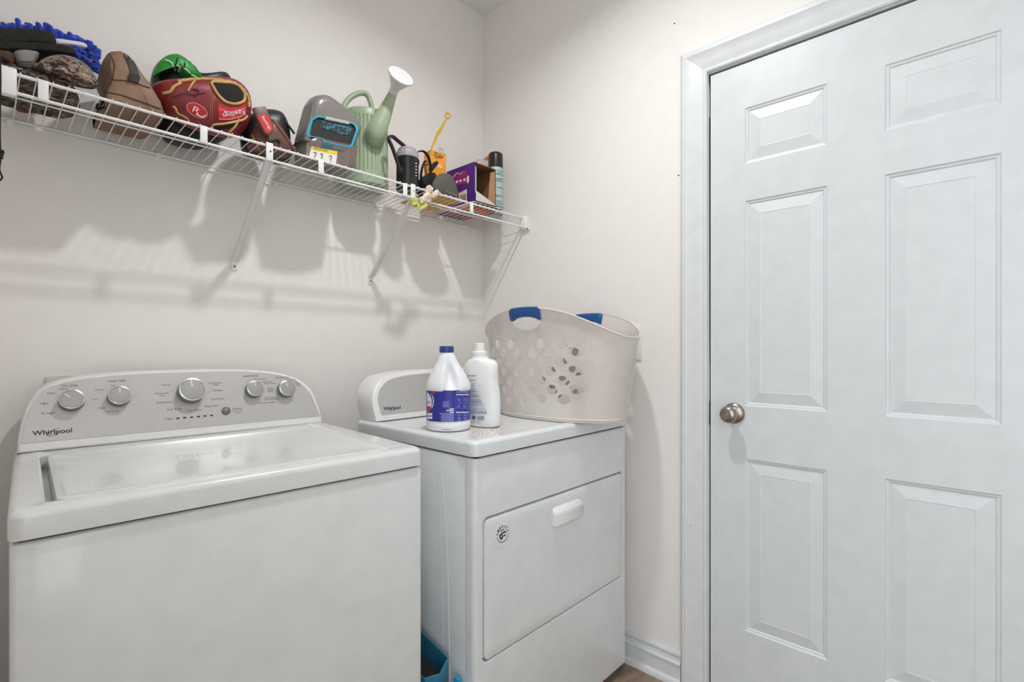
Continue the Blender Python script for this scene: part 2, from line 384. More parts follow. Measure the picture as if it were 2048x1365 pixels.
for x, y in ((355.7, 837.3), (369.5, 836.1), (383.2, 835), (396.7, 833.9), (409.9, 832.6), (423, 831.5)):
    bm = B(); c = cpl(x, y, .0012)
    prism(bm, [c+WUX*a*.0072+CV*b*.0036 for a, b in rrect(-.5, .5, -.5, .5, .24, 4)], CN*.0008); obj('indicator_light', bm, INK, console)
def lab(bm, s, px, py, hpx, wpx=None, anchor=.5, plane=cpl, ux=WUX, vv=CV, lift=.0016):
    """one printed word, centre-left-right anchored on a pixel, cap height in photo pixels"""
    p = plane(px, py, lift); k = (p-CAM).dot(FW)/FPX
    hh = hpx*k*1.05
    ww = asp(s)*hh
    if wpx:
        pa = plane(px-wpx/2, py, lift); pb = plane(px+wpx/2, py, lift); ww = (pb-pa).dot(ux)
    text(bm, s, lambda u, v: p+ux*((u-anchor)*ww)+vv*((v-.5)*hh))
bm = B()
for s, x, y, h, wd in (('SOIL LEVEL', 139.5, 771.5, 4, 34), ('WASH TEMP', 233, 762.5, 4, 37), ('RINSE OPTION', 502, 752.5, 3.4, 31), ('WATER LEVEL', 565, 755.5, 3.4, 28)): bm2 = B(); lab(bm2, s, x, y, h, wd); obj('printed_word', bm2, INKG, console, smooth=0, recalc=False)
for s, x, y, h, wd in (('Heavy', 127, 778, 3.4, 17), ('Mod', 102, 787, 3.8, 14), ('Light', 89, 806.5, 4.2, 16), ('Ex Light', 97, 826.5, 4.2, 27),
        ('Hot', 226, 771.5, 3, 9), ('Warm', 198, 780, 3.4, 17), ('Cool', 190, 798.5, 3.4, 12), ('Cold', 203, 816.5, 3.4, 14), ('Tap Cold', 224, 823, 3.4, 26),
        ('Normal', 332, 770.5, 3, 17), ('Whites with', 323, 787, 3, 29), ('Soak', 324, 791.5, 3, 11), ('Bulky/Sheets', 329, 805, 3.4, 31), ('Drain & Spin', 349, 818.5, 3.4, 30), ('Clean Washer', 389, 821, 3.2, 31), ('Rinse & Spin', 423, 812.5, 3.2, 27), ('Quick Wash', 436, 798, 3.2, 26), ('Delicates', 436, 781, 3.2, 20), ('Colors/Towels', 430, 766, 2.8, 25), ('Soak', 432, 770, 2.8, 10),
        ('Auto Sensing', 520, 758, 2.6, 25), ('Auto with', 535, 763.5, 2.6, 19), ('Extra Rinse', 540, 767, 2.6, 21), ('Deep', 540, 776.5, 2.8, 10), ('Water', 541, 780, 2.8, 11), ('Rinse', 541, 783, 2.8, 11), ('Fabric Softener', 542, 795.5, 2.8, 26), ('with Extra Rinse', 543, 799, 2.8, 30), ('with Fabric Softener', 534, 805.5, 2.6, 34),
        ('Auto Sensing', 580, 759.5, 2.4, 22), ('Deep', 592, 765, 2.4, 10), ('Water', 595, 768.5, 2.4, 10), ('Wash', 597, 771.5, 2.4, 10),
        ('Progress', 338.5, 838, 3.4, 17), ('Start/Pause', 475, 817.5, 3.2, 20), ('Hold 3 seconds', 475.5, 822.5, 2, 19), ('to Cancel', 476.5, 826.5, 2, 13)): bm2 = B(); lab(bm2, s, x, y, h, wd); obj('printed_word', bm2, INKG, console, smooth=0, recalc=False)
bm.free()
def whirl(bm, pl, x0, y0, x1, y1, hpx, ux, vv):
    a = pl(x0, y0, .0018); b = pl(x1, y1, .0018); L = (b-a).dot(ux); hh = hpx*(a-CAM).dot(FW)/FPX
    text(bm, 'Whirlpool', lambda u, v: a+ux*(u*L)+vv*(v*hh), .014)
    # the swirl: a slanted open ellipse around the middle letters
    pts = []
    for i in range(29):
        t = math.radians(25+ 300*i/28); e = Vector((math.cos(t)*.20*L, math.sin(t)*.080*L))
        ca, sa = math.cos(.50), math.sin(.50); pts.append(a+ux*(L*.545+e.x*ca-e.y*sa)+vv*(hh*.38+e.x*sa+e.y*ca))
    n = CN
    for i in range(len(pts)-1):
        d = (pts[i+1]-pts[i]).normalized(); s = n.cross(d)
        w0 = .0070*L*(.3+abs(math.sin(math.pi*i/28))); w1 = .0070*L*(.3+abs(math.sin(math.pi*(i+1)/28)))
        bm.faces.new([bm.verts.new(p) for p in (pts[i]-s*w0, pts[i]+s*w0, pts[i+1]+s*w1, pts[i+1]-s*w1)])
bm = B(); whirl(bm, cpl, 64.5, 872, 144, 865.8, 10, WUX, CV); obj('brand_lettering', bm, INK, console, smooth=0, recalc=False)

# ================================================================== DRYER
X0, X1, YFR, YBK, DTZ = -.806, -.056, -.813, -.235, .925
dryer = root('clothes_dryer', ((X0+X1)/2, (YFR+YBK)/2, 0), 'white front-load clothes dryer with drop-down door and round sticker', 'dryer')
ysm = -.771
bm = B(); box(bm, (X0+.006, ysm, .03), (X1-.006, YBK, .878), .004, 2); obj('cabinet', bm, ENAMEL2, dryer)
# embossed stiffening rib on the left side panel
bm = B()
rp = spline([onx(x, y, X0+.006) for x, y in ((874, 950), (879, 944), (884, 952), (889, 1000), (894, 1080), (897, 1180), (899, 1290), (900, 1365))], 4)
tube(bm, rp, .0016, 6, flat=.5)
rp = spline([onx(x, y, X0+.006) for x, y in ((874, 950), (877, 1000), (881, 1080), (884, 1180), (886, 1290), (886, 1365))], 4)
tube(bm, rp, .0016, 6, flat=.5)
obj('side_rib', bm, ENAMEL2, dryer)
bm = B(); box(bm, (X0+.016, YFR+.014, .87), (X1-.016, YBK-.01, .892)); obj('seam_shade', bm, DARKGAP, dryer)  # same dark inset for the dryer, seam shade painted rather than lit
for x in (X0+.05, X1-.05):
    for y in (YFR+.06, YBK-.06):
        bm = B(); lathe(bm, (x, y, 0), [(.02, 0), (.02, .012), (.01, .014), (.01, .034)], 16); obj('foot', bm, DARKGAP, dryer)
bm = B(); rings = []
def dring(d, r, z): return [Vector((a, b, z)) for a, b in rrect(X0+d, X1-d, YFR+d, YBK-d, r)]
rings.append(dring(.001, .022, .8845))
for a in (0, 15, 30, 45, 60, 75, 90):
    rings.append(dring(.012*(1-math.cos(math.radians(a))), .024, DTZ-.012*(1-math.sin(math.radians(a)))))
rings += [dring(.03, .02, DTZ), dring(.036, .02, DTZ-.001), dring(.06, .02, DTZ-.001)]
loft(bm, rings); obj('top_deck', bm, ENAMEL2, dryer, smooth=35)
# front panel with recess and door
dx0 = (ony(970, 1180, YFR)).x; dx1 = (ony(1248, 1050, YFR)).x
dzt = (ony(970, 1037, YFR).z+ony(1248, 946, YFR).z)/2; dzb = (ony(971, 1321, YFR).z+ony(1249, 1161, YFR).z)/2
bm = B()
fx0, fx1 = X0+.005, X1-.002; fz0, fz1 = .03, .879; YP = YFR+.006
rings = [[Vector((x, ysm-.003, z)) for x, z in rrect(fx0, fx1, fz0, fz1, .003)]]
for a in (0, 20, 40, 60, 80, 90):
    d = .014*(1-math.cos(math.radians(a))); rings.append([Vector((x, YP+.014*(1-math.sin(math.radians(a))), z)) for x, z in rrect(fx0+d, fx1-d, fz0+d*.4, fz1-d*.4, .003+d*.3)])
def dr(d, r=.016): return rrect(dx0+d, dx1-d, dzb+d, dzt-d, r)
rings += [[Vector((x, YP, z)) for x, z in dr(-.003, .018)], [Vector((x, YP+.003, z)) for x, z in dr(0)], [Vector((x, YP+.030, z)) for x, z in dr(0)]]
loft(bm, rings); obj('front_panel', bm, ENAMEL2, dryer, smooth=35)
bm = B()
loft(bm, [[Vector((x, y, z)) for x, z in dr(d)] for d, y in ((.0048, YP+.026), (.0048, YP+.002), (.0058, YP), (.008, YP-.001), (.03, YP-.001))])
ddoor = obj('dryer_door', bm, ENAMEL2, dryer, smooth=35)
h0 = ony(1103, 1030, YP); h1 = ony(1161, 1015, YP); zt = (ony(1104, 1014, YP).z+ony(1160, 999, YP).z)/2; zb = (ony(1103, 1048, YP).z+ony(1161, 1032, YP).z)/2
bm = B(); rings = []
for i in range(9):
    t = i/8; z = zt+(zb-zt)*t; d = -.001-.014*math.sin(min(1, t*2.6)*math.pi/2)
    e = .006*(1-min(1, t*4))**2
    rings.append([Vector((h0.x+e, YP-.001, z)), Vector((h0.x+e, YP+d+.004, z)), Vector((h0.x+.004+e, YP+d, z)), Vector((h1.x-.004-e, YP+d, z)), Vector((h1.x-e, YP+d+.004, z)), Vector((h1.x-e, YP-.001, z))])
loft(bm, rings); obj('handle', bm, PLASTICW, ddoor, label='white scoop handle', smooth=45)
# round sticker
STK = M('sticker_vinyl', '#e9e9ea', .4); NAVY = M('navy_print', '#222b40', .5); PINKP = M('pink_print', '#e7cfd8', .5); MAROONP = M('maroon_print', '#52202c', .5)
sc = ony(1005, 1069, YP-.0012); k = (sc-CAM).dot(FW)/FPX
sr = (ony(1005, 1048, sc.y).z-ony(1005, 1091, sc.y).z)/2
def sp(a, b, l=0): return Vector((sc.x+a*sr, sc.y-l, sc.z+b*sr))
bm = B(); prism(bm, [sp(math.cos(t*math.pi/20), math.sin(t*math.pi/20)) for t in range(40)], (0, -.0003, 0)); stk = obj('sticker', bm, STK, dryer, label='round sticker reading AMERICA around a flag emblem', smooth=0)
bm = B()
for i, ch in enumerate('AMERICA'):
    th = math.radians(90+78-26*i); rad = .74
    cx, cy = math.cos(th)*rad, math.sin(th)*rad; tx, ty = math.sin(th), -math.cos(th); nx, ny = math.cos(th), math.sin(th)
    wd = .20*(.45 if ch == 'I' else 1.25 if ch == 'M' else 1)
    text(bm, ch, lambda u, v: sp(cx+tx*(u-.5)*wd+nx*(v-.5)*.28, cy+ty*(u-.5)*wd+ny*(v-.5)*.28, .0008), .03)
for i in range(13):  # small ring of lettering below
    th = math.radians(200+140*i/12); cx, cy = math.cos(th)*.74, math.sin(th)*.74; tx, ty = -math.sin(th), math.cos(th); nx, ny = math.cos(th), math.sin(th)
    bm.faces.new([bm.verts.new(sp(cx+tx*a*.045+nx*b*.06, cy+ty*a*.045+ny*b*.06, .0008)) for a, b in ((-1, -1), (1, -1), (1, 1), (-1, 1))])
for th in (188, 352):
    cx, cy = math.cos(math.radians(th))*.78, math.sin(math.radians(th))*.78
    bm.faces.new([bm.verts.new(sp(cx+.05*math.cos(a*1.2566), cy+.05*math.sin(a*1.2566), .0008)) for a in range(5)])
obj('sticker_lettering', bm, INK, stk, smooth=0, recalc=False)
bm = B()
def poly(bm, pts, l, mi): 
    f = bm.faces.new([bm.verts.new(sp(a, b, l)) for a, b in pts]); f.material_index = mi
poly(bm, [(math.cos(t*math.pi/16)*.54, math.sin(t*math.pi/16)*.54) for t in range(32)], .0006, 0)
def band(r0, r1, a0, a1, mi, ox=0, oy=0):
    o_ = [(ox+math.cos(math.radians(a0+(a1-a0)*i/10))*r1, oy+math.sin(math.radians(a0+(a1-a0)*i/10))*r1) for i in range(11)]
    i_ = [(ox+math.cos(math.radians(a1-(a1-a0)*i/10))*r0, oy+math.sin(math.radians(a1-(a1-a0)*i/10))*r0) for i in range(11)]
    poly(bm, o_+i_, .0008, mi)
band(.36, .46, 50, 140, 1); 
def wav(y0, y1, x0, x1, mi):
    n = 8; up = [(x0+(x1-x0)*i/n, y1+.06*math.sin(3*i/n)) for i in range(n+1)]; dn = [(x1-(x1-x0)*i/n, y0+.06*math.sin(3*(1-i/n))) for i in range(n+1)]; poly(bm, up+dn, .0009, mi)
wav(.15, .30, -.25, .38, 2); wav(.0, .15, -.2, .46, 3); wav(-.16, 0, .02, .48, 2); wav(-.3, -.16, .05, .42, 3)
poly(bm, [(-.44, .1), (-.05, .1), (.05, -.3), (-.1, -.5), (-.3, -.42), (-.46, -.2)], .0010, 1)
poly(bm, [(-.2+(.14 if i % 2 == 0 else .06)*math.sin(i*math.pi/5), -.15+(.14 if i % 2 == 0 else .06)*math.cos(i*math.pi/5)) for i in range(10)], .0012, 0)
obj('sticker_emblem', bm, [STK, NAVY, PINKP, MAROONP], stk, smooth=0, recalc=False)
# console
DN = Vector((0, -math.cos(CT), math.sin(CT))); DV = Vector((0, math.sin(CT), math.cos(CT))); DP0 = Vector((0, -.343, DTZ+.003)); DUX = Vector((1, 0, 0))
def dpl(x, y, lift=0): return onpl(x, y, DP0+DN*lift, DN)
def mirrored(px, lift):
    L = [dpl(*p, lift) for p in px]; xm = (X0+X1)/2; return L+[Vector((2*xm-p.x, p.y, p.z)) for p in L[::-1]]
dc_px = [(753.6, 845), (749, 826), (746, 811), (745, 800), (746, 789), (748.5, 780), (752.5, 771.4), (758, 763), (765.7, 756), (775, 752), (785.5, 749.5), (803, 746), (820.7, 743), (840, 741.5), (860, 740.7)]
bm = B(); prism(bm, mirrored(dc_px, 0), (0, .10, 0), .006, 3); dcon = obj('console', bm, PLASTICW, dryer, smooth=35)
df_px = [(764, 831), (759.5, 818), (757, 809), (755.5, 800), (756, 791), (758, 783), (762, 776), (768, 768), (776.7, 761), (790, 756), (806, 752.5), (825, 749.5), (860, 746.5)]
bm = B(); prism(bm, mirrored(df_px, .0012), -DN*.003, .0005, 1, True); obj('fascia', bm, FASCIA, dcon, smooth=0)
bm = B(); box(bm, (X0+.02, -.338, DTZ-.002), (X1-.02, -.25, DTZ+.005)); obj('gap_strip', bm, DARKGAP, dcon)  # shade line below the dryer console, painted as a black strip
bm = B(); whirl(bm, dpl, 768, 821.5, 802, 818, 7.2, DUX, DV); obj('brand_lettering', bm, INK, dcon, smooth=0, recalc=False)

# ================================================================== shape helpers that follow surfaces
def bvh_of(*objs):
    vs_, fs = [], []
    for o in objs:
        k = len(vs_); vs_ += [v.co+WL[o] for v in o.data.vertices]; fs += [[i+k for i in p.vertices] for p in o.data.polygons]
    return BVHTree.FromPolygons(vs_, fs)
def cast(bvh, x, y, lift=.001):
    r = ray(x, y).normalized(); h = bvh.ray_cast(CAM, r)
    if h[0] is None:
        h = bvh.find_nearest(CAM+r*((Vector((-.8, -.2, 1.8))-CAM).dot(r)))
    n = h[1] if h[1].dot(r) < 0 else -h[1]
    return h[0]+n*lift*.6-r*lift*.6
def poly_in(p, poly):
    x, y = p; c = False; n = len(poly)
    for i in range(n):
        x1, y1 = poly[i]; x2, y2 = poly[i-1]
        if (y1 > y) != (y2 > y) and x < (x2-x1)*(y-y1)/(y2-y1)+x1: c = not c
    return c
def dens(poly, step, closed=True):
    out = []; n = len(poly)
    for i in range(n if closed else n-1):
        a = Vector(poly[i][:2]); b = Vector(poly[(i+1) % n][:2]); k = max(1, int((b-a).length/step))
        out += [tuple(a+(b-a)*j/k) for j in range(k)]
    if not closed: out.append(tuple(poly[-1]))
    return out
def sp2(pts, k=5, closed=True): return [(p.x, p.y) for p in spline([(a, b, 0) for a, b in pts], k, closed)]
def decal(bm, poly, bvh, lift=.001, step=4, mi=0):
    P = dens(poly, step); x0, x1 = min(p[0] for p in P), max(p[0] for p in P); y0, y1 = min(p[1] for p in P), max(p[1] for p in P)
    pts = list(P); nb = len(P)
    x = x0+step/2
    while x < x1:
        y = y0+step/2
        while y < y1:
            if poly_in((x, y), P) and min((x-a)**2+(y-b)**2 for a, b in P) > (step*.45)**2: pts.append((x, y))
            y += step
        x += step
    r = delaunay_2d_cdt([Vector(p) for p in pts], [(i, (i+1) % nb) for i in range(nb)], [], 0, 1e-5)
    vv = [bm.verts.new(cast(bvh, v.x, v.y, lift)) for v in r[0]]
    for f in r[2]:
        c = sum((r[0][i] for i in f), Vector((0, 0)))/len(f)
        if poly_in((c.x, c.y), P):
            q = bm.faces.new([vv[i] for i in f]); q.material_index = mi
    for v in vv:
        if not v.link_faces: bm.verts.remove(v)
def dtext(bm, s, bvh, x0, y0, ux, uy, vx, vy, lift=.002):
    """word printed on a surface: pixel origin, pixel width vector, pixel cap-height vector"""
    text(bm, s, lambda u, v: cast(bvh, x0+ux*u+vx*v, y0+uy*u+vy*v, lift))
def line_on(bm, bvh, pts, r, lift=.001, k=4, n=6): tube(bm, [cast(bvh, p.x, p.y, lift) for p in spline([(a, b, 0) for a, b in pts], k)], r, n)
ZD = 1.7374
def deck_y(x, Y): return proj(Vector((ony(x, 300, Y).x, Y, ZD)))[1]
def puff(bm, px, Y, front, back, k=2.2, rings=7, amp=0, freq=18, smooth=True, zmin=ZD, zmax=9, seed=0, ymax=-.006, ex=.5):
    pl = sp2(px, 5) if smooth else dens(px, 6)
    O = [ony(a, b, Y) for a, b in pl]; c = sum(O, Vector())/len(O)
    def ringat(s, sgn):
        t = max(0, 1-s**k)**ex
        out = []
        for p in O:
            q = c+(p-c)*s; q = Vector((q.x, Y+(-front if sgn < 0 else back)*t, q.z))
            if amp:
                nv = noise.noise(q*freq+Vector((seed, 0, 0)))*amp; q += Vector((nv*.4, nv*(1 if sgn > 0 else -1)*t, nv*.6))
            q.z = min(max(q.z, zmin), zmax); q.y = min(q.y, ymax); out.append(q)
        return out
    ss = [.12]+[math.sin(math.pi/2*i/rings) for i in range(1, rings+1)]
    fr = [ringat(s, -1) for s in ss]; bk = [ringat(s, 1) for s in ss[:-1]][::-1]
    loft(bm, fr+bk)
def tagged(o, label, cat, group=None):
    o['label'] = label; o['category'] = cat
    if group: o['group'] = group
    return o

# ================================================================== LAUNDRY BASKET
BASK = M('basket_plastic', '#dad2cd', .42, col2='#c6bcb4', scale=9, contrast=(.45, .78), spots=('#a39a91', 150, .70), trans=0)
BLUEH = M('blue_grip', '#1d4f8f', .4)
bp = dict(cx=-.2545, cy=-.6635, ab=.150, bb=.239, ar=.196, br=.2805, phi=.0466, h0=.3151, h1=.0477, sx=-.0007, sy=.0083)
def bpt(ph, t, off=0):
    a = bp['ab']+(bp['ar']-bp['ab'])*t+off; b = bp['bb']+(bp['br']-bp['bb'])*t+off; f = bp['phi']
    cu, sv = math.cos(ph), math.sin(ph); rr = (abs(cu/a)**2.3+abs(sv/b)**2.3)**(-1/2.3)
    u = rr*cu; v = rr*sv
    th = math.atan2((abs(v)/b)**1.15, (abs(u)/a)**1.15)
    return Vector((bp['cx']+bp['sx']*t+u*math.cos(f)-v*math.sin(f), bp['cy']+bp['sy']*t+u*math.sin(f)+v*math.cos(f), DTZ+.0005+t*(bp['h0']+bp['h1']*math.cos(2*th))))
SEAM = math.radians(100)          # the strip is unrolled from here
def th_t(x, y):
    best = None
    for stepth, stept, rng in ((.05, .05, None), (.006, .006, 1)):
        c0 = best
        ths = [math.radians(110)+i*stepth for i in range(int(3.4/stepth))] if not rng else [c0[1]+i*stepth for i in range(-10, 11)]
        ts = [i*stept for i in range(int(1/stept)+1)] if not rng else [c0[2]+i*stept for i in range(-10, 11)]
        for a in ths:
            for t in ts:
                p = proj(bpt(a, t)); d = (p[0]-x)**2+(p[1]-y)**2
                if best is None or d < best[0]: best = (d, a, t)
    return best[1], best[2]
hol = {465: (180, 317, 635, 850), 550: (137, 248, 385, 543, 715, 985), 650: (190, 315, 460, 637, 850), 750: (245, 385, 545, 740, 1000), 850: (205, 313, 465, 645, 870), 945: (255, 382, 545, 755, 1015), 1045: (310, 460, 643, 880)}
def arcs(th, t): return (bpt(th+.01, t)-bpt(th-.01, t)).length/.02, (bpt(th, min(1, t+.01))-bpt(th, t-.01)).length/.02
holes = []
def add_hole(th, t, rx, ry, n=14, cut=None):
    ax, at = arcs(th, t); at = bp['h0']
    out = []
    for i in range(n):
        a = 2*math.pi*i/n; e = (rx*math.cos(a), ry*math.sin(a)); out.append((th+e[0]/ax, t+e[1]/at))
    holes.append(out)
near = [th_t(960+x/5.25, 600+y/5.25)+(.0152+.008*max(0, min(1, (x-560)/400)),) for y, xs in hol.items() for x in xs]
for th, t, rx in near:
    add_hole(th, t, rx, .0142)
    th2 = (math.pi-th) % (2*math.pi)
    add_hole(th2, t, rx, .0142)
HT = {}
for nm, th in (('n', math.pi), ('f', 0.0)):   # hand holes
    ax, at = arcs(th, .9); pts = []
    for i in range(22):
        a = 2*math.pi*i/22; x = .058*math.cos(a); yv = (.028 if math.sin(a) < 0 else .018)*math.sin(a); pts.append((th+x/ax, .885+yv/.36))
    holes.append(pts)
S0 = SEAM; NT = 96
vpt = []; edges = []
def norm_th(th):
    while th < S0: th += 2*math.pi
    while th >= S0+2*math.pi: th -= 2*math.pi
    return th
hl = []
for h in holes:
    c = sum(p[0] for p in h)/len(h); d = norm_th(c)-c; q = [(a+d, b) for a, b in h]
    if min(p[0] for p in q) > S0+.01 and max(p[0] for p in q) < S0+2*math.pi-.01: hl.append(q)
border = [(S0+2*math.pi*i/NT, 0) for i in range(NT+1)]+[(S0+2*math.pi, j/8) for j in range(1, 8)]+[(S0+2*math.pi*(1-i/NT), 1) for i in range(NT+1)]+[(S0, 1-j/8) for j in range(1, 8)]
vpt += border; nb = len(border); edges += [(i, (i+1) % nb) for i in range(nb)]
for h in hl:
    k = len(vpt); vpt += h; edges += [(k+i, k+(i+1) % len(h)) for i in range(len(h))]
for i in range(1, NT):
    for j in range(1, 12):
        p = (S0+2*math.pi*i/NT, j/12)
        if all((p[0]-sum(a for a, b in h)/len(h))**2 > .05 or not (poly_in(p, h) or min((p[0]-a)**2*.06+(p[1]-b)**2*.1 for a, b in h) < 6e-5) for h in hl): vpt.append(p)
r = delaunay_2d_cdt([Vector(p) for p in vpt], edges, [], 0, 1e-7)
tri = []
for f in r[2]:
    c = sum((r[0][i] for i in f), Vector((0, 0)))/len(f)
    if not any(abs(c.x-h[0][0]) < .6 and poly_in((c.x, c.y), h) for h in hl): tri.append(f)
bm = B()
def bskp(v, off):
    lip = .004*max(0, (v.y-.955)/.045); return bpt(v.x, v.y, off+lip)
vo = [bm.verts.new(bskp(v, 0)) for v in r[0]]; vi = [bm.verts.new(bskp(v, -.0028)) for v in r[0]]
ec = {}
for f in tri:
    bm.faces.new([vo[i] for i in f]); bm.faces.new([vi[i] for i in f[::-1]])
    for a, b in zip(f, list(f[1:])+[f[0]]): ec[(a, b)] = 1
for (a, b) in ec:
    if (b, a) not in ec:
        pa, pb = r[0][a], r[0][b]
        if abs(pa.x-pb.x) < 1e-6 and (abs(pa.x-S0) < 1e-6 or abs(pa.x-S0-2*math.pi) < 1e-6): continue
        bm.faces.new((vo[b], vo[a], vi[a], vi[b]))
basket = root('laundry_basket', (bp['cx'], bp['cy'], DTZ), 'scuffed pale plastic laundry basket with blue grips on the dryer', 'basket')
bmesh.ops.remove_doubles(bm, verts=bm.verts, dist=2e-5)
obj('basket_wall', bm, BASK, basket, smooth=40)
bm = B(); loft(bm, [[bpt(2*math.pi*i/64, 0, -.002) for i in range(64)], [bpt(2*math.pi*i/64, .012, -.002) for i in range(64)]]); obj('basket_floor', bm, BASK, basket)
bm = B(); tube(bm, [bpt(2*math.pi*i/120, 1.0, .003) for i in range(120)], .0032, 8, closed=True); obj('rim', bm, BASK, basket)
bm = B(); tube(bm, [bpt(2*math.pi*i/96, .03, .0008) for i in range(96)], .0022, 6, closed=True); obj('base_bead', bm, BASK, basket)
for th in (math.pi, 0.0):
    ax, at = arcs(th, .95); rings = []
    for i in range(17):
        s = -1+2*i/16; x = s*.060; t1 = 1.014; t0 = .885+.018*math.sqrt(max(0, 1-(x/.0585)**2))/.36; t0 = max(t0, .893)
        e = .011; 
        a_ = [bpt(th+x/ax, t, o_) for t, o_ in ((t0-.004, -.007), (t0-.012, 0), (t0-.004, .007), ((t0+t1)/2, .010), (t1-.01, .008), (t1, 0), (t1-.01, -.008), ((t0+t1)/2, -.010))]
        if i in (0, 16): cc = sum(a_, Vector())/8; a_ = [cc+(p-cc)*.75 for p in a_]
        rings.append(a_)
    bm = B(); loft(bm, rings); obj('grip', bm, BLUEH, basket, label='blue moulded hand grip', smooth=50)

# ================================================================== BLEACH JUG
JC = onz(897, 858, DTZ); JC.z = DTZ+.0004; JW = (JC-CAM).dot(FW)
def jz(py): return CAM.z-(py-CYPX)*JW/FPX
jug = root('bleach_jug', JC, 'white bleach jug with blue label and blue screw cap', 'jug')
JUGP = M('jug_plastic', '#e9e9ec', .33, spots=('#dcdce2', 15, .6))
prof = [(.058, 0), (.0625, .003), (.0645, .010), (.0648, .02), (.0632, .0245), (.0632, .1125), (.0645, .115), (.0645, .124), (.0605, jz(762)-JC.z), (.0515, jz(749)-JC.z), (.0425, jz(739)-JC.z), (.0335, jz(728)-JC.z), (.0265, jz(718)-JC.z), (.0205, jz(708)-JC.z), (.0185, jz(705)-JC.z), (.0185, jz(700)-JC.z)]
ang0 = math.atan2(-FW.y*.9+RT.y*.25, -FW.x*.9+RT.x*.25)/(2*math.pi)
def jmod(u, z):
    d = abs((u-ang0+.5) % 1-.5); zz = (z-.155)/.045
    g = math.exp(-(d/.048)**4)*max(0, 1-zz*zz)
    return 1-.52*g
bm = B(); lathe(bm, JC, prof, 72, mod=jmod)
for v in bm.verts:
    h = v.co.z-JC.z
    if h > .14: v.co -= RT*.006*((h-.14)/.1)
jb_ = obj('jug_body', bm, JUGP, jug, smooth=45); jbv = bvh_of(jb_)
bm = B(); ct = JC-RT*.0055; n = 40
rings = []
for rr, z in ((.0195, jz(705.5)), (.0205, jz(704.5)), (.0205, jz(694.5)), (.0195, jz(692.8))):
    rings.append([Vector((ct.x+math.cos(2*math.pi*i/n)*rr*(1+.02*(i % 2)), ct.y+math.sin(2*math.pi*i/n)*rr*(1+.02*(i % 2)), z)) for i in range(n)])
loft(bm, rings); obj('screw_cap', bm, M('blue_cap', '#123f86', .35), jug, label='blue ribbed screw cap', smooth=30)
LBL = M('label_blue', '#2a2c92', .35); LW = M('label_white', '#e9e9f0', .45); LL = M('label_lilac', '#8f90cf', .45); LR = M('label_red', '#c22c46', .4)
za, zb_ = [CAM.z-(q-CYPX)*(JW-.063)/FPX for q in (844.5, 781.5)]
bm = B(); rings = []
for rr, z in ((.0630, za), (.0638, za), (.0638, zb_), (.0630, zb_)): rings.append([Vector((JC.x+math.cos(2*math.pi*i/64)*rr, JC.y+math.sin(2*math.pi*i/64)*rr, z)) for i in range(64)])
loft(bm, rings, False, False); lb = obj('label', bm, LBL, jug, smooth=30); lbv = bvh_of(lb)
def zj(x, y): return 845+x/11.37, 750+y/11.37       # coordinates read off an enlargement of the label
def rect(bm, bvh, x0, y0, x1, y1, mi, lift=.0004, f=zj): decal(bm, [f(x0, y0), f(x1, y0), f(x1, y1), f(x0, y1)], bvh, lift, 3, mi)
bm = B()
decal(bm, [zj(*p) for p in ((118, 352), (300, 352), (285, 440), (240, 420), (180, 370), (125, 358))], lbv, .0004, 3, 2)
decal(bm, [zj(*p) for p in ((108, 400), (150, 440), (200, 520), (215, 600), (210, 700), (190, 770), (108, 720))], lbv, .0005, 3, 0)
decal(bm, [zj(*p) for p in ((190, 410), (245, 500), (262, 600), (245, 720), (200, 790), (228, 700), (240, 600), (225, 500))], lbv, .0004, 3, 0)
decal(bm, [zj(*p) for p in ((108, 700), (190, 725), (195, 800), (160, 850), (108, 840))], lbv, .0006, 3, 2)
rect(bm, lbv, 106, 872, 225, 930, 0); rect(bm, lbv, 106, 948, 225, 1008, 0)
for y in (612, 640, 666, 694, 722): rect(bm, lbv, 465, y, 560+((y*37) % 90), y+14, 1)
for x0, y, x1 in ((610, 770, 715), (540, 806, 715), (615, 845, 715)): rect(bm, lbv, x0, y, x1, y+20, 0)
for i in range(12): rect(bm, lbv, 390+(i*53) % 40, 872+i*20, 715, 872+i*20+11, 1)
for y in (430, 830): rect(bm, lbv, 765, y+14, 1095, y+34, 0)
for i in range(3): rect(bm, lbv, 770, 368+i*20, 1040, 368+i*20+9, 1)
for x in (790, 930, 1045):
    for y in (530, 560, 590, 640, 690, 720, 750, 890, 920, 960, 985, 1010, 1040): rect(bm, lbv, x+(y*7) % 15, y, x+60+(y*13) % 45 if x < 1040 else x+30, y+12, 1)
for x in (758, 915, 1030): rect(bm, lbv, x, 470, x+5, 1090, 1)
obj('label_print', bm, [LW, LL, LR], lb, smooth=0, recalc=False)
bm = B(); dtext(bm, 'ch', lbv, *zj(108, 655), 6.5, 0, 0, -6.2, .0009); obj('label_lettering', bm, INK, lb, smooth=0, recalc=False)
bm = B()
for i in range(9): x, y = zj(440+i*24, 1240); w_ = 1.3; decal(bm, [(x, y), (x+w_, y), (x+w_, y+1.6), (x, y+1.6)], jbv, .0004, 3)
obj('batch_code', bm, INKG, jug, smooth=0, recalc=False)

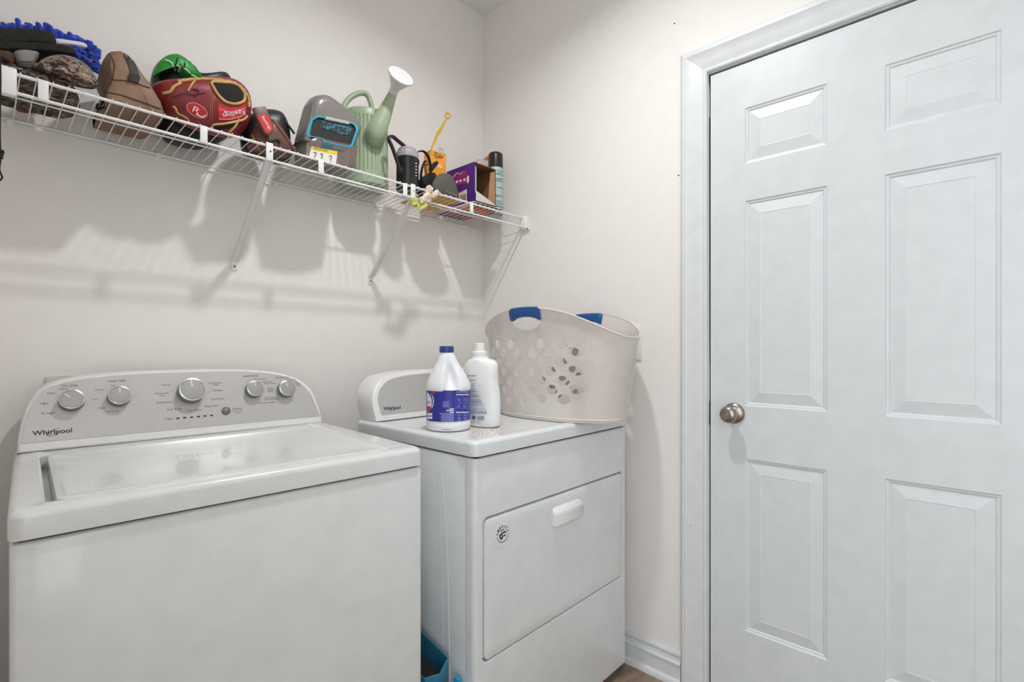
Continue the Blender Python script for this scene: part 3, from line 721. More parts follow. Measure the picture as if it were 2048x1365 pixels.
# ================================================================== DETERGENT BOTTLE
DC = onz(963, 852, DTZ); DW = (DC-CAM).dot(FW)
def dz(py): return CAM.z-(py-CYPX)*DW/FPX
DC.z = DTZ+.0004
bot = root('detergent_bottle', DC, 'plain white waisted detergent bottle with white cap', 'bottle')
WPL = M('white_gloss_plastic', '#ebebea', .32)
lev = [(860, 934, 995), (857, 929, 999), (847, 926, 1000.7), (819, 925, 1001), (791, 926, 1000), (769, 929, 996.5), (749.5, 926, 995.8), (735.6, 928, 995.5), (728, 932, 994), (722, 938, 989), (719, 943.5, 977), (715, 943.5, 975.5)]
bm = B(); rings = []
E1 = (RT*.80-FW*.60).normalized(); E2 = Vector((-E1.y, E1.x, 0))
for py, xl, xr in lev:
    hw = (xr-xl)/2*DW/FPX; off = ((xl+xr)/2-963)*DW/FPX; d = min(.034, hw) if py > 720 else hw
    if py == 860: d = .030
    LA = math.sqrt(max(hw*hw-(d*.6)**2, (hw*.8)**2))/.8 if py > 720 else hw
    z = DC.z+(860-py)/(860-687)*(dz(687)-DC.z)
    rings.append([DC+RT*off+E1*(LA*math.cos(2*math.pi*i/40))+E2*(d*math.copysign(abs(math.sin(2*math.pi*i/40))**.85, math.sin(2*math.pi*i/40)))+UP*(z-DC.z) for i in range(40)])
loft(bm, rings); bb = obj('bottle_body', bm, WPL, bot, smooth=50); bbv = bvh_of(bb)
cxo = RT*((959.4-963)*DW/FPX)
bm = B(); lathe(bm, DC+cxo, [(.0235, dz(715)-DC.z), (.0240, dz(714)-DC.z), (.0240, dz(704.5)-DC.z), (.0225, dz(703.5)-DC.z), (.0160, dz(703)-DC.z), (.0160, dz(688)-DC.z), (.0148, dz(687)-DC.z)], 36, mod=lambda u, z: 1+.012*math.cos(u*2*math.pi*18)); obj('cap', bm, WPL, bot, smooth=30)
def zd(x, y): return 920+x/7.19, 680+y/7.19
bm = B()
for i in range(30):
    y = 510+i*19
    if i in (2, 5, 9, 13, 17, 24): continue
    x1 = 235-40*(i < 12)*((i*7) % 3)*.4 if y < 740 else 235+min(150, (y-740)*.55); rect(bm, bbv, 100 if y < 600 else 165, y, x1, y+8, 1 if i % 4 else 0, .0006, zd)
for i in range(11): rect(bm, bbv, 252+i*9, 1095, 252+i*9+(4 if i % 3 else 6), 1160, 0, .0006, zd)
x, y = zd(200, 1120); decal(bm, [(x+4.2*math.cos(a*.4488), y+4.2*math.sin(a*.4488)) for a in range(14)], bbv, .0006, 3, 0)
decal(bm, [zd(*p) for p in ((296, 1030), (306, 1030), (314, 1046), (322, 1028), (330, 1028), (316, 1058))], bbv, .0006, 3, 0)
rect(bm, bbv, 335, 1050, 385, 1056, 1, .0006, zd); rect(bm, bbv, 305, 1066, 380, 1072, 1, .0006, zd)
rect(bm, bbv, 165, 1170, 295, 1176, 1, .0006, zd); rect(bm, bbv, 165, 1195, 295, 1201, 1, .0006, zd)
obj('back_print', bm, [M('print_dark_violet', '#6f6d86', .5), M('print_violet_grey', '#aeacc0', .5)], bot, smooth=0, recalc=False)

# spilled granules on the dryer top
bm = B(); gz = DTZ+.0003
for i in range(420):
    x = 938+70*random.random()**1.0; y = 856+random.gauss(0, 8)+(6 if x < 960 else 0)
    if random.random() < .25: x += random.random()*60; y -= random.random()*12
    if not 842 < y < 884: continue
    p = onz(x, y, gz); s = .0006+.0011*random.random()
    if p.y < YFR+.02: continue
    if (p-DC).length < .03 or (p-JC).length < .062: continue
    a = random.random()*6.28
    q = [p+Vector((math.cos(a+k*1.57)*s*(1.6 if k % 2 else 1), math.sin(a+k*1.57)*s*(1.6 if k % 2 else 1), 0)) for k in range(4)]
    top = bm.verts.new(p+UP*s); v4 = [bm.verts.new(k) for k in q]
    for k in range(4): bm.faces.new((v4[k], v4[(k+1) % 4], top))
    bm.faces.new(v4[::-1])
g = obj('spilled_granules', bm, M('granule_brown', '#b9824e', .8, col2='#d8b98f', scale=90), label='scattering of orange-brown granules around the bottles', cat='granules', kind='stuff', smooth=0)

# ================================================================== BLUE BAG IN THE GAP
BAGB = M('blue_bag_plastic', '#2f7f9c', .35, col2='#22657f', scale=14, bump=.3, bscale=40); BAGI = M('bag_contents', '#191014', .9)
bag = root('blue_bag', (-.868, -.6, 0), 'blue plastic bag standing open between washer and dryer', 'bag')
ftp = [(-.911, -.745), (-.865, -.752), (-.817, -.728), (-.817, -.58), (-.817, -.44), (-.865, -.435), (-.908, -.44), (-.908, -.58)]
ztop = [.350, .344, .353, .385, .42, .42, .42, .385]
bm = B(); rings = []
for t in (0, .03, .3, .6, .9, 1): rings.append([Vector((x+.003*math.sin(9*t+i), y+.006*math.sin(5*t+2*i)*(t < 1), .002+(z-.002)*t)) for i, ((x, y), z) in enumerate(zip(ftp, ztop))])
cxb, cyb = -.869, -.59
for t in (1, .93, .8): rings.append([Vector((cxb+(x-cxb)*.93, cyb+(y-cyb)*.97, .002+(z-.002)*t)) for (x, y), z in zip(ftp, ztop)])
loft(bm, rings, True, False); obj('bag_shell', bm, BAGB, bag, smooth=60)
bm = B(); prism(bm, [Vector((cxb+(x-cxb)*.9, cyb+(y-cyb)*.95, z*.84)) for (x, y), z in zip(ftp, ztop)], (0, 0, -.02)); obj('bag_contents', bm, BAGI, bag)
bm = B(); box(bm, (-.824, -.772, .20), (-.811, -.752, .318), .004); bmesh.ops.rotate(bm, verts=bm.verts, cent=(-.82, -.77, .26), matrix=Matrix.Rotation(.1, 3, 'Z')); obj('bag_handle', bm, M('bright_blue_strap', '#1e8fc4', .45), bag)

# ================================================================== WIRE SHELF
YR = -.2713; ZT = 1.7311; ZL = 1.691; YBK_ = -.013; ZBK = 1.7206; XE = -.02
shelf = root('wire_shelf', ((XL+XE)/2, -.14, 1.40), 'long white ventilated wire wall shelf with diagonal braces', 'shelf')
def rail(name, y, z, r, x0=XL+.004, x1=XE):
    bm = B(); tube(bm, [(x0, y, z), (x1, y, z)], r, 10); return obj(name, bm, WIREW, shelf)
rail('front_rail', YR, ZT-.001, .0036); rail('front_rail', YR, ZL, .0036); rail('back_rail', YBK_, ZBK-.004, .0032); rail('middle_rod', -.162, 1.7205, .0026)
xw0 = ony(41, 152, YR).x; bm = B()
tube(bm, spline([(0, YBK_-.001, ZBK+.0), (0, -.10, 1.7265), (0, YR+.02, ZT+.0035), (0, YR-.001, ZT+.0042), (0, YR-.0048, ZT+.0016)], 3), .00135, 6)
w0 = None; k = -9
while xw0+.0254*k < XE-.004:
    X = xw0+.0254*k; k += 1
    if X < XL+.01: continue
    if w0 is None: w0 = obj('deck_wire', bm, WIREW, shelf, origin=(0, 0, 0), smooth=60); w0.location = Vector((X, 0, 0))-WL[shelf]
    else: inst(w0, shelf, (X, 0, 0))
for i, (x, y) in enumerate(((86, 180), (406, 268), (640, 320), (808, 380), (941, 415))):   # lip spacers
    X = ony(x, y, YR).x; bm = B(); box(bm, (X-.0085, YR-.0085, ZL-.003), (X+.0085, YR-.0045, ZT+.001), .0012, 2); obj('lip_spacer', bm, WIREW, shelf)
bm = B(); box(bm, (-1.735, YR-.012, ZL-.010), (ony(34, 170, YR-.01).x, YR+.006, ZT+.007), .003, 2); obj('joiner_plate', bm, WIREW, shelf)
def brace(X):
    bm = B(); hw = .0095
    a = Vector((0, YR-.004, ZL+.002)); b = Vector((0, -.006, 1.438)); d = (b-a).normalized(); nn = Vector((0, d.z, -d.y))
    for lo_, hi_ in ((-hw, hw),):
        q = [a-nn*.001, b-nn*.001, b+nn*.0015, a+nn*.0015]; prism(bm, [p+Vector((X-hw, 0, 0)) for p in q], (2*hw, 0, 0))
    for s in (-1, 1):
        q = [a+nn*.001, b+nn*.001, b+nn*.007, a+nn*.009]; prism(bm, [p+Vector((X+s*(hw-.0008)-.0008, 0, 0)) for p in q], (.0016, 0, 0))
    o = obj('diagonal_brace', bm, WIREW, shelf, smooth=0)
    bm = B(); box(bm, (X-hw, YR-.0095, ZL-.004), (X+hw, YR-.0055, ZT+.006), .0012, 2); obj('brace_top', bm, WIREW, o)
    bm = B(); lathe(bm, (X+.002, YR-.0098, 1.713), [(.002, 0), (.002, .001)], 10, ax=(0, -1, 0)); obj('brace_hole', bm, DARKGAP, o)
    bm = B(); box(bm, (X-hw, -.005, 1.408), (X+hw, -.0005, 1.446), .0018, 2); obj('wall_tab', bm, WIREW, o)
    bm = B(); lathe(bm, (X, -.005, 1.420), [(.0042, 0), (.0038, .0012), (0, .0016)], 14, ax=(0, -1, 0), cap1=False); box(bm, (X-.0028, -.0068, 1.4194), (X+.0028, -.0064, 1.4206)); obj('screw', bm, STEEL, o)
brace(-1.0945); brace(-.606)
for x, y in ((20, 238), (315, 305), (550, 360), (662, 388), (753, 411), (942, 455)):
    X = ony(x, y, 0).x; bm = B(); box(bm, (X-.007, -.019, ZBK-.011), (X+.007, 0, ZBK-.001), .002, 2); box(bm, (X-.005, -.004, ZBK-.018), (X+.005, 0, ZBK+.006), .0015, 1); obj('wall_clip', bm, WIREW, shelf)
bm = B(); box(bm, (-.020, -.288, ZL-.008), (-.0005, -.252, ZT+.008), .0025, 2)
for i in range(4): box(bm, (-.0215, -.286+i*.009, ZL-.004), (-.0195, -.282+i*.009, ZT+.004), .0008, 1)
box(bm, (-.012, -.300, ZL-.014), (-.0005, -.262, ZL-.006), .002, 1)
e = obj('end_bracket', bm, WIREW, shelf)
bm = B(); lathe(bm, (-.0215, -.262, ZT+.002), [(.0022, 0), (.0022, .0012)], 10, ax=(-1, 0, 0)); obj('bracket_hole', bm, DARKGAP, e)
bm = B(); lathe(bm, (-.0125, -.293, ZL-.010), [(.003, 0), (.003, .0015)], 10, ax=(-1, 0, 0)); obj('bracket_screw', bm, DARKGAP, e)

# ================================================================== THINGS ON THE SHELF
def camo(name, cols, scale):
    m = bpy.data.materials.new(name); m.use_nodes = True; nt = m.node_tree; b = nt.nodes['Principled BSDF']; b.inputs['Roughness'].default_value = .85
    tc = nt.nodes.new('ShaderNodeTexCoord'); mp = nt.nodes.new('ShaderNodeMapping'); mp.inputs['Scale'].default_value = (1, 1, 2.6); mp.inputs['Rotation'].default_value = (0, .5, 0)
    nt.links.new(tc.outputs['Object'], mp.inputs[0])
    n = nt.nodes.new('ShaderNodeTexNoise'); n.inputs['Scale'].default_value = scale; n.inputs['Detail'].default_value = 8; n.inputs['Distortion'].default_value = 1.2
    nt.links.new(mp.outputs[0], n.inputs['Vector']); rp = nt.nodes.new('ShaderNodeValToRGB'); rp.color_ramp.interpolation = 'CONSTANT'
    els = rp.color_ramp.elements; els[0].position = 0; els[0].color = lin(cols[0]); els[1].position = .42; els[1].color = lin(cols[1])
    for p, c in ((.50, cols[2]), (.56, cols[0]), (.60, cols[3]), (.66, cols[1])): e = els.new(p); e.color = lin(c)
    nt.links.new(n.outputs['Fac'], rp.inputs[0]); nt.links.new(rp.outputs[0], b.inputs['Base Color']); return m
CAMO = camo('woodland_camo', ('#211916', '#4a3b34', '#9c8473', '#cdb7a2'), 62)
CAMO2 = camo('dark_bark_camo', ('#1a1513', '#352a26', '#7d6a5b', '#b5a08d'), 55)
BLK = M('black_knit', '#1a1917', .9, col2='#25241f', scale=160, bump=.8, bscale=420)
BLKP = M('black_plastic', '#151517', .35); BLKF = M('black_fabric', '#171717', .85, bump=.3)
BLUEC = M('royal_blue_chenille', '#1743c4', .8, col2='#0f2f99', scale=60, sheen=.4, bump=.6, bscale=300); WHC = M('white_cloth', '#e4e4ea', .8)
GREYC = M('grey_cap_cloth', '#87827f', .85, bump=.3); ORNG = M('rust_orange_cloth', '#a4552f', .8, col2='#3a2a22', scale=18)
SH = 'things kept on the wire shelf'
def cloth(name, px, Y, f, bk, mat, label, cat, **kw):
    bm = B(); puff(bm, px, Y, f, bk, **kw); o = obj(name, bm, mat, smooth=60); return tagged(o, label, cat)
# camouflage bag with hanging cord, orange pouch, cap
cb = root('camouflage_bag', (-1.58, -.14, ZD), 'dark bark-camouflage bag lying flat on the shelf under a cap', 'bag')
bm = B(); puff(bm, [(-50, 142), (30, 150), (80, 165), (130, 178), (152, 195), (150, 245), (60, 232), (-50, 215)], -.14, .10, .10, k=5, amp=.006, zmax=1.764); obj('bag_body', bm, CAMO2, cb, smooth=60)
bm = B(); q = [Vector((-1.626, -.296, 1.745)), Vector((-1.6255, -.297, 1.69)), Vector((-1.6265, -.296, 1.60)), Vector((-1.6255, -.296, 1.545)), Vector((-1.627, -.296, 1.52)), Vector((-1.623, -.296, 1.505)), Vector((-1.627, -.296, 1.497))]
tube(bm, [Vector((-1.62, -.24, 1.76))]+spline(q, 4), .0016, 6)
for i in range(3): lathe(bm, Vector((-1.6235-.001*i, -.296, 1.553-.006*i)), [(0, 0), (.0038, .001), (.0042, .004), (.003, .007), (0, .008)], 10, cap0=False, cap1=False)
obj('drawcord', bm, BLKF, cb, label='thin black drawcord hanging below the shelf')
bm = B(); puff(bm, [(30, 205), (50, 200), (85, 212), (92, 224), (60, 226), (35, 222)], -.03, .02, .015, k=3); obj('orange_tag', bm, ORNG, cb)
cloth('rust_pouch', [(-40, 104), (5, 106), (25, 110), (32, 124), (26, 139), (0, 137), (-40, 130)], -.215, .035, .035, ORNG, 'rust-orange cloth pouch at the end of the shelf pile', 'pouch', zmin=1.7655)
gc = root('grey_hat', (-1.57, -.2, 1.80), 'folded light grey cap tucked between black knit and camouflage', 'hat')
bm = B(); puff(bm, [(26, 108), (45, 103), (66, 105), (78, 110), (70, 126), (66, 140), (46, 140), (34, 130)], -.222, .022, .022, k=5, zmin=1.7655); g = obj('cap_body', bm, GREYC, gc, smooth=60); gv_ = bvh_of(g)
bm = B()
for d in (0, 4.5, 9): line_on(bm, gv_, [(36+d*.7, 122+d), (52, 124+d), (74-d*.5, 122+d)], .0009)
obj('stitching', bm, M('dark_grey_thread', '#4a4644', .9), gc)
cc = root('camouflage_hat', (-1.51, -.19, 1.79), 'tan and brown camouflage cap with a grey visor edge', 'hat')
bm = B(); puff(bm, [(64, 150), (72, 130), (92, 116), (125, 111), (158, 121), (182, 141), (195, 166), (188, 181), (150, 190), (100, 184), (74, 172)], -.235, .028, .03, k=2.6, amp=.003, zmin=1.7655); g = obj('crown', bm, CAMO, cc, smooth=60); gv_ = bvh_of(g)
bm = B(); line_on(bm, gv_, [(130, 113), (155, 121), (178, 138), (192, 160)], .0030, 0); obj('visor_edge', bm, GREYC, cc)
bm = B(); decal(bm, sp2([(67, 152), (72, 134), (84, 126), (90, 142), (86, 160), (74, 163)], 3), gv_, .0008, 4); obj('side_panel', bm, M('charcoal_cloth', '#3a3331', .9), cc, recalc=False, smooth=0)
# black knit and blue chenille cloth
kn_ = root('black_knitwear', (-1.58, -.17, 1.83), 'black ribbed knitwear folded on top of the pile', 'knitwear')
for nm, px, Y in (('lower_fold', [(-50, 84), (20, 84), (80, 89), (138, 93), (151, 100), (148, 110), (105, 106), (60, 104), (-50, 101)], -.185), ('upper_fold', [(-50, 62), (30, 60), (98, 65), (109, 75), (108, 92), (60, 89), (-50, 85)], -.185)):
    bm = B(); puff(bm, px, Y, .012, .07, k=9, amp=.004, freq=26, zmin=1.80); obj(nm, bm, BLK, kn_, smooth=60)
mt = root('chenille_mitt', (-1.54, -.07, 1.88), 'royal blue chenille wash cloth with stubby noodle pile', 'cloth')
bm = B(); puff(bm, [(-50, 56), (50, 54), (110, 68), (160, 82), (184, 92), (188, 112), (182, 130), (160, 122), (130, 102), (60, 92), (-50, 88)], -.062, .04, .045, k=4, zmin=1.80); mb = obj('cloth_body', bm, BLUEC, mt, smooth=60)
bm = B(); puff(bm, [(108, 79), (135, 82), (170, 88), (171, 97), (135, 93), (110, 90)], -.115, .012, .01, k=4, zmin=1.8); obj('white_hem', bm, WHC, mt, smooth=60)
bm = B(); tube(bm, [(0, 0, -.006), (0, 0, 0), (0, 0, .014), (0, 0, .018), (0, 0, .0205)], [.0042, .0044, .0052, .0048, .0012], 8); nd = None
edge = spline([(-6, 53, 0), (40, 52, 0), (95, 56, 0), (112, 68, 0), (140, 75, 0), (165, 85, 0), (186, 95, 0), (189, 112, 0), (184, 130, 0)], 3)
def noodle(p, rot, sc):
    global nd
    if nd is None: nd = obj('noodle', bm, BLUEC, mt, origin=(0, 0, 0), smooth=60); o = nd
    else: o = inst(nd, mt, p)
    o.location = p-WL[mt]; o.rotation_euler = rot; o.scale = (1, 1, sc)
for i, e in enumerate(edge):
    for row, Y in enumerate((-.10, -.07, -.035)):
        t = i/len(edge)
        if t > .62 and row == 2: continue
        p = ony(e.x+random.uniform(-2.5, 2.5), e.y+(5 if row == 0 else 7), Y)
        noodle(p, (random.uniform(-.3, .3)+(.25 if row == 0 else -.1), random.uniform(-.25, .25)+(0 if t < .6 else (t-.6)*4.2), 0), random.uniform(.5, 1.1))
for i in range(16):
    p = ony(150+random.random()*34, 96+random.random()*26, -.112); noodle(p, (1.9+random.uniform(-.3, .3), random.uniform(.2, .9), 0), random.uniform(.7, 1.2))

# brown wash bag
BRN = M('brown_nylon', '#8a6a54', .55, col2='#7b5c47', scale=12, bump=.25, bscale=60); BRND = M('dark_brown_piping', '#4b372b', .7)
wb = root('toiletry_bag', (-1.40, -.15, ZD), 'brown nylon toiletry bag with black zip', 'bag')
tb = dens([(206, 250), (208, 215), (213, 184), (224, 152), (217, 118), (214, 106), (222, 101), (240, 100), (256, 107), (266, 117), (280, 140), (302, 172), (322, 203), (329, 226), (328, 262), (326, 275), (266, 262)], 9)
fr_ = [ony(x, y, -.245) for x, y in tb]; c_ = sum(fr_, Vector())/len(fr_)
bm = B(); rings = []
for sc, Y in ((.5, -.252), (.88, -.251), (.97, -.246), (1, -.238), (1.0, -.20), (.99, -.15), (.97, -.10), (.93, -.055), (.86, -.04), (.5, -.036)):
    ring_ = []
    for p in fr_:
        q = Vector((c_.x+(p.x-c_.x)*sc, Y, c_.z+(p.z-c_.z)*sc)); nv = noise.noise(q*24)*.006+noise.noise(q*60)*.002; q += Vector((nv, nv*.8, nv)); q.z = max(q.z, ZD); ring_.append(q)
    rings.append(ring_)
loft(bm, rings); g = obj('bag_body', bm, BRN, wb, smooth=50); gv_ = bvh_of(g)
bm = B(); decal(bm, sp2([(247, 108), (259, 111), (268, 124), (277, 146), (280, 160), (263, 156), (259, 138), (253, 122)], 3), gv_, .0015, 4); obj('zip', bm, M('black_zip', '#2b2420', .6, scale=90), wb, recalc=False, smooth=0)
bm = B(); a = [cast(gv_, x, y, .002) for x, y in ((258, 147), (279, 154), (276, 168), (256, 162))]; prism(bm, a, (a[1]-a[0]).cross(a[3]-a[0]).normalized()*-.004, .001, 1); obj('zip_pull', bm, BLKP, wb)
bm = B(); line_on(bm, gv_, [(216, 104), (228, 128), (224, 158), (212, 184)], .0012); line_on(bm, gv_, [(224, 160), (255, 162), (300, 176)], .0010); line_on(bm, gv_, [(210, 184), (240, 190), (280, 203), (326, 220)], .0014); line_on(bm, gv_, [(210, 184), (208, 205), (214, 225)], .0012)
obj('piping', bm, BRND, wb)
bm = B(); line_on(bm, gv_, [(176, 198), (184, 212), (198, 218), (208, 214)], .0028, .001); obj('side_strap', bm, BLKF, wb)

# green and black youth glove
GRN = M('green_leather', '#1f9a37', .45, col2='#17822c', scale=30); LTH = M('black_leather', '#1b1a1c', .42, bump=.2, bscale=120)
gg = root('green_baseball_glove', (-1.25, -.09, ZD), 'green and black youth baseball glove with pale laces', 'baseball glove')
bm = B(); puff(bm, [(302, 168), (304, 147), (312, 130), (330, 118), (350, 112), (366, 121), (382, 134), (396, 150), (424, 150), (446, 148), (458, 155), (464, 180), (470, 260), (400, 300), (340, 290), (305, 230)], -.08, .05, .06, k=4); obj('glove_body', bm, LTH, gg, smooth=60)
bm = B(); puff(bm, [(306, 152), (312, 130), (328, 115), (345, 110), (358, 113), (367, 122), (380, 127), (388, 140), (396, 152), (406, 159), (394, 166), (376, 163), (360, 152), (350, 140), (338, 130), (324, 136), (312, 150)], -.125, .035, .02, k=3, zmin=1.8); g = obj('finger_stalls', bm, GRN, gg, smooth=60); gv_ = bvh_of(g)
bm = B()
for q in ([(330, 121), (340, 124), (348, 134), (352, 143)], [(355, 131), (360, 134), (358, 143)], [(368, 137), (374, 141), (380, 147)], [(382, 150), (388, 152), (394, 156)]): line_on(bm, gv_, q, .0026, .0015)
obj('laces', bm, M('pale_green_lace', '#cfe0bb', .7), gg)
bm = B(); line_on(bm, gv_, [(355, 116), (352, 128), (345, 138)], .0016); line_on(bm, gv_, [(370, 126), (368, 140)], .0016); obj('welting', bm, LTH, gg)

# maroon glove
MAR = M('maroon_leather', '#86252b', .42, col2='#761d23', scale=25, bump=.2, bscale=140); TANL = M('tan_lace', '#d6ad6c', .55, col2='#b98d4c', scale=50); REDP = M('red_patch', '#c7262c', .5); WHP = M('white_print', '#f0e6e2', .6)
rg = root('maroon_baseball_glove', (-1.2, -.18, ZD), 'maroon leather baseball glove with tan laces and red wrist patch', 'baseball glove')
bm = B(); puff(bm, [(303, 173), (318, 165), (350, 161), (380, 159), (410, 157), (440, 158), (468, 163), (488, 178), (499, 198), (501, 222), (496, 246), (484, 268), (455, 275), (400, 262), (350, 240), (318, 212), (306, 190)], -.195, .062, .055, k=2.8, rings=9); g = obj('glove_body', bm, MAR, rg, smooth=60); gv_ = bvh_of(g)
op = sp2([(424, 165), (445, 165), (470, 168), (484, 180), (489, 192), (486, 203), (470, 208), (452, 204), (438, 192), (428, 177)], 4)
bm = B(); decal(bm, op, gv_, .0008, 4); obj('wrist_opening', bm, M('black_lining', '#1d1614', .9, bump=.5), rg, recalc=False, smooth=0)
bm = B(); tube(bm, [cast(gv_, a, b, .002) for a, b in op], .0036, 8, closed=True); obj('binding', bm, TANL, rg)
bm = B(); tube(bm, [cast(gv_, p.x, p.y, .002) for p in spline([(356, 164, 0), (380, 160.5, 0), (405, 159, 0), (440, 161, 0), (468, 167, 0), (486, 180, 0), (496, 198, 0), (497, 214, 0)], 8)], [.0034+.0012*(i % 4 < 2) for i in range(57)], 8); obj('web_lace', bm, TANL, rg)
bm = B(); line_on(bm, gv_, [(326, 187), (340, 184), (348, 174), (362, 166)], .0034, .002); obj('knotted_lace', bm, TANL, rg)
bm = B(); line_on(bm, gv_, [(346, 213), (351, 216), (356, 226), (368, 232), (377, 238)], .0028, .002); obj('knotted_lace', bm, TANL, rg)
bm = B(); line_on(bm, gv_, [(376, 182), (383, 170), (390, 162)], .0022, .002); obj('knotted_lace', bm, TANL, rg)
bm = B(); line_on(bm, gv_, [(478, 238), (470, 252), (458, 264)], .0032, .002); obj('knotted_lace', bm, TANL, rg)
bm = B(); decal(bm, sp2([(424, 254), (445, 249), (482, 243), (478, 250), (456, 257), (432, 263)], 4), gv_, .0008, 4); obj('thumb_opening', bm, MATS['black_lining'], rg, recalc=False, smooth=0)
bm = B(); line_on(bm, gv_, [(424, 256), (428, 249), (450, 247), (484, 240), (494, 232)], .0030, .002); obj('binding', bm, TANL, rg)
bm = B(); decal(bm, [(436, 208), (447, 213), (462, 217), (478, 214), (491, 207), (493, 222), (486, 234), (462, 241), (437, 241)], gv_, .0010, 4); pt_ = obj('wrist_patch', bm, REDP, rg, recalc=False, smooth=0, label='red wrist patch with white script')
bm = B(); dtext(bm, 'Rawlings', gv_, 488, 219, -44, 8, 2.5, 11, .0022); line_on(bm, gv_, [(438, 218), (462, 224), (490, 216)], .0005, .0016); line_on(bm, gv_, [(438, 238), (462, 238), (486, 231)], .0005, .0016); obj('patch_lettering', bm, WHP, pt_, recalc=False, smooth=0)
ca, sa = math.cos(.52), math.sin(.52)
def el(a, r=1): return (394+24*r*math.cos(a)*ca-13*r*math.sin(a)*sa, 221+24*r*math.cos(a)*sa+13*r*math.sin(a)*ca)
bm = B(); decal(bm, [el(i*.2618) for i in range(24)], gv_, .0010, 4); em = obj('oval_emblem', bm, REDP, rg, recalc=False, smooth=0, label='red oval emblem with a white letter R')
bm = B(); dtext(bm, 'R', gv_, 384, 222, 13, 7, 5, -11, .0022); line_on(bm, gv_, [el(i*.2618, .93) for i in range(25)], .0004, .0016, k=2); line_on(bm, gv_, [(392, 228), (404, 234), (411, 230)], .0014, .0018); obj('emblem_letter', bm, WHP, em, recalc=False, smooth=0)
bm = B(); line_on(bm, gv_, [(431, 192), (425, 212), (424, 238)], .0004, .0012); line_on(bm, gv_, [(428, 192), (421, 212), (420, 238)], .0004, .0012); obj('seam_stitching', bm, TANL, rg)
bm = B(); line_on(bm, gv_, [(345, 196), (365, 188), (390, 190), (410, 186)], .0012, .0008); line_on(bm, gv_, [(385, 178), (398, 183), (388, 194)], .0020, .001); obj('finger_seam', bm, M('dark_maroon', '#4d1219', .5), rg)

# brown glove
BRL = M('brown_leather', '#6a4334', .45, col2='#57352a', scale=22, bump=.25, bscale=130)
bg = root('brown_baseball_glove', (-1.03, -.18, ZD), 'dark brown leather baseball glove with red label on its strap', 'baseball glove')
bm = B(); puff(bm, [(484, 268), (488, 245), (502, 228), (530, 220), (556, 224), (568, 238), (576, 262), (578, 290), (576, 325), (540, 325), (495, 310)], -.15, .05, .08, k=3); obj('glove_back', bm, LTH, bg, smooth=60)
bm = B(); puff(bm, [(500, 276), (512, 250), (530, 240), (546, 240), (566, 262), (583, 290), (586, 308), (560, 330), (520, 318), (498, 300)], -.215, .03, .05, k=3); g = obj('glove_heel', bm, BRL, bg, smooth=60); gv_ = bvh_of(g)
a = [ony(x, y, -.268) for x, y in ((506, 216), (512, 213.5), (531, 212), (540, 230), (548, 250), (548, 263), (538, 271), (530, 268), (518, 244))]
bm = B(); prism(bm, a, (0, .012, 0), .003, 2); st = obj('wrist_strap', bm, BRL, bg); sv = bvh_of(st)
bm = B(); decal(bm, [(513, 232), (534, 227), (545, 251), (545, 260), (537, 267), (530, 263)], sv, .0006, 4); lb2 = obj('strap_label', bm, REDP, st, recalc=False, smooth=0)
bm = B(); dtext(bm, 'Rawlings', sv, 523, 235, 16, 25, 5, -3.5, .0012); obj('strap_lettering', bm, WHP, st, recalc=False, smooth=0)
bm = B(); line_on(bm, gv_, [(546, 241), (562, 262), (580, 286), (588, 300)], .0022, .002); obj('binding', bm, M('tan_brown_edge', '#8b6650', .5), bg)
bm = B(); line_on(bm, gv_, [(536, 285), (545, 282), (556, 280), (560, 288)], .0030, .003); obj('leather_tie', bm, LTH, bg)
bm = B(); tube(bm, spline([ony(x, y, -.19) for x, y in ((560, 240), (572, 246), (582, 258), (589, 268))], 4), .0035, 8); obj('strap_tail', bm, LTH, bg)
bm = B(); line_on(bm, gv_, [(505, 270), (512, 285), (520, 300)], .0014, .002); obj('gold_stamp', bm, TANL, bg)
# vacuum dust bin
SMOKE = M('smoky_plastic', '#9b938f', .18, trans=.35, spec=.6); SMOKE2 = M('clear_brown_plastic', '#a3968b', .15, trans=.6); TURQ = M('turquoise_seal', '#2aa6c6', .35); DGR = M('dark_filter', '#26231f', .7); GRYP = M('grey_side_plastic', '#6f6a68', .4)
vb = root('vacuum_dust_bin', (-.87, -.16, ZD), 'smoky grey vacuum dust bin with turquoise seal', 'dust bin')
bm = B(); puff(bm, sp2([(592, 302), (598, 265), (606, 233), (612, 210), (620, 197), (632, 193), (646, 193), (664, 204), (690, 225), (714, 248)], 3, False)+[(717, 262), (704, 298), (650, 304)], -.185, .045, .045, k=10, zmin=1.80, smooth=False); obj('bin_body', bm, SMOKE, vb, smooth=35)
bm = B(); puff(bm, [(588, 308), (594, 275), (604, 238), (611, 212), (615, 214), (612, 240), (607, 275), (603, 310)], -.19, .055, .02, k=10, zmin=1.79, smooth=False); obj('side_shell', bm, GRYP, vb, smooth=35)
bm = B(); puff(bm, [(594, 284), (612, 276), (650, 286), (706, 298), (700, 345), (640, 352), (592, 335)], -.19, .055, .05, k=14, smooth=False); bs = obj('bin_base', bm, SMOKE2, vb, smooth=35); bsv = bvh_of(bs)
fp = [(634, 231), (671, 238), (708, 246), (714, 250), (717.5, 259), (706.7, 291), (701, 295.5), (671, 290), (647, 284), (646, 279), (616, 272.5), (611.4, 268), (622, 238)]
fc = (664, 264)
def fsc(s, Y): return [ony(fc[0]+(a-fc[0])*s, fc[1]+(b-fc[1])*s, Y) for a, b in fp]
bm = B(); loft(bm, [fsc(1, -.20), fsc(1, -.243), fsc(.985, -.246), fsc(.90, -.246), fsc(.89, -.238)]); obj('seal_frame', bm, TURQ, vb, smooth=30)
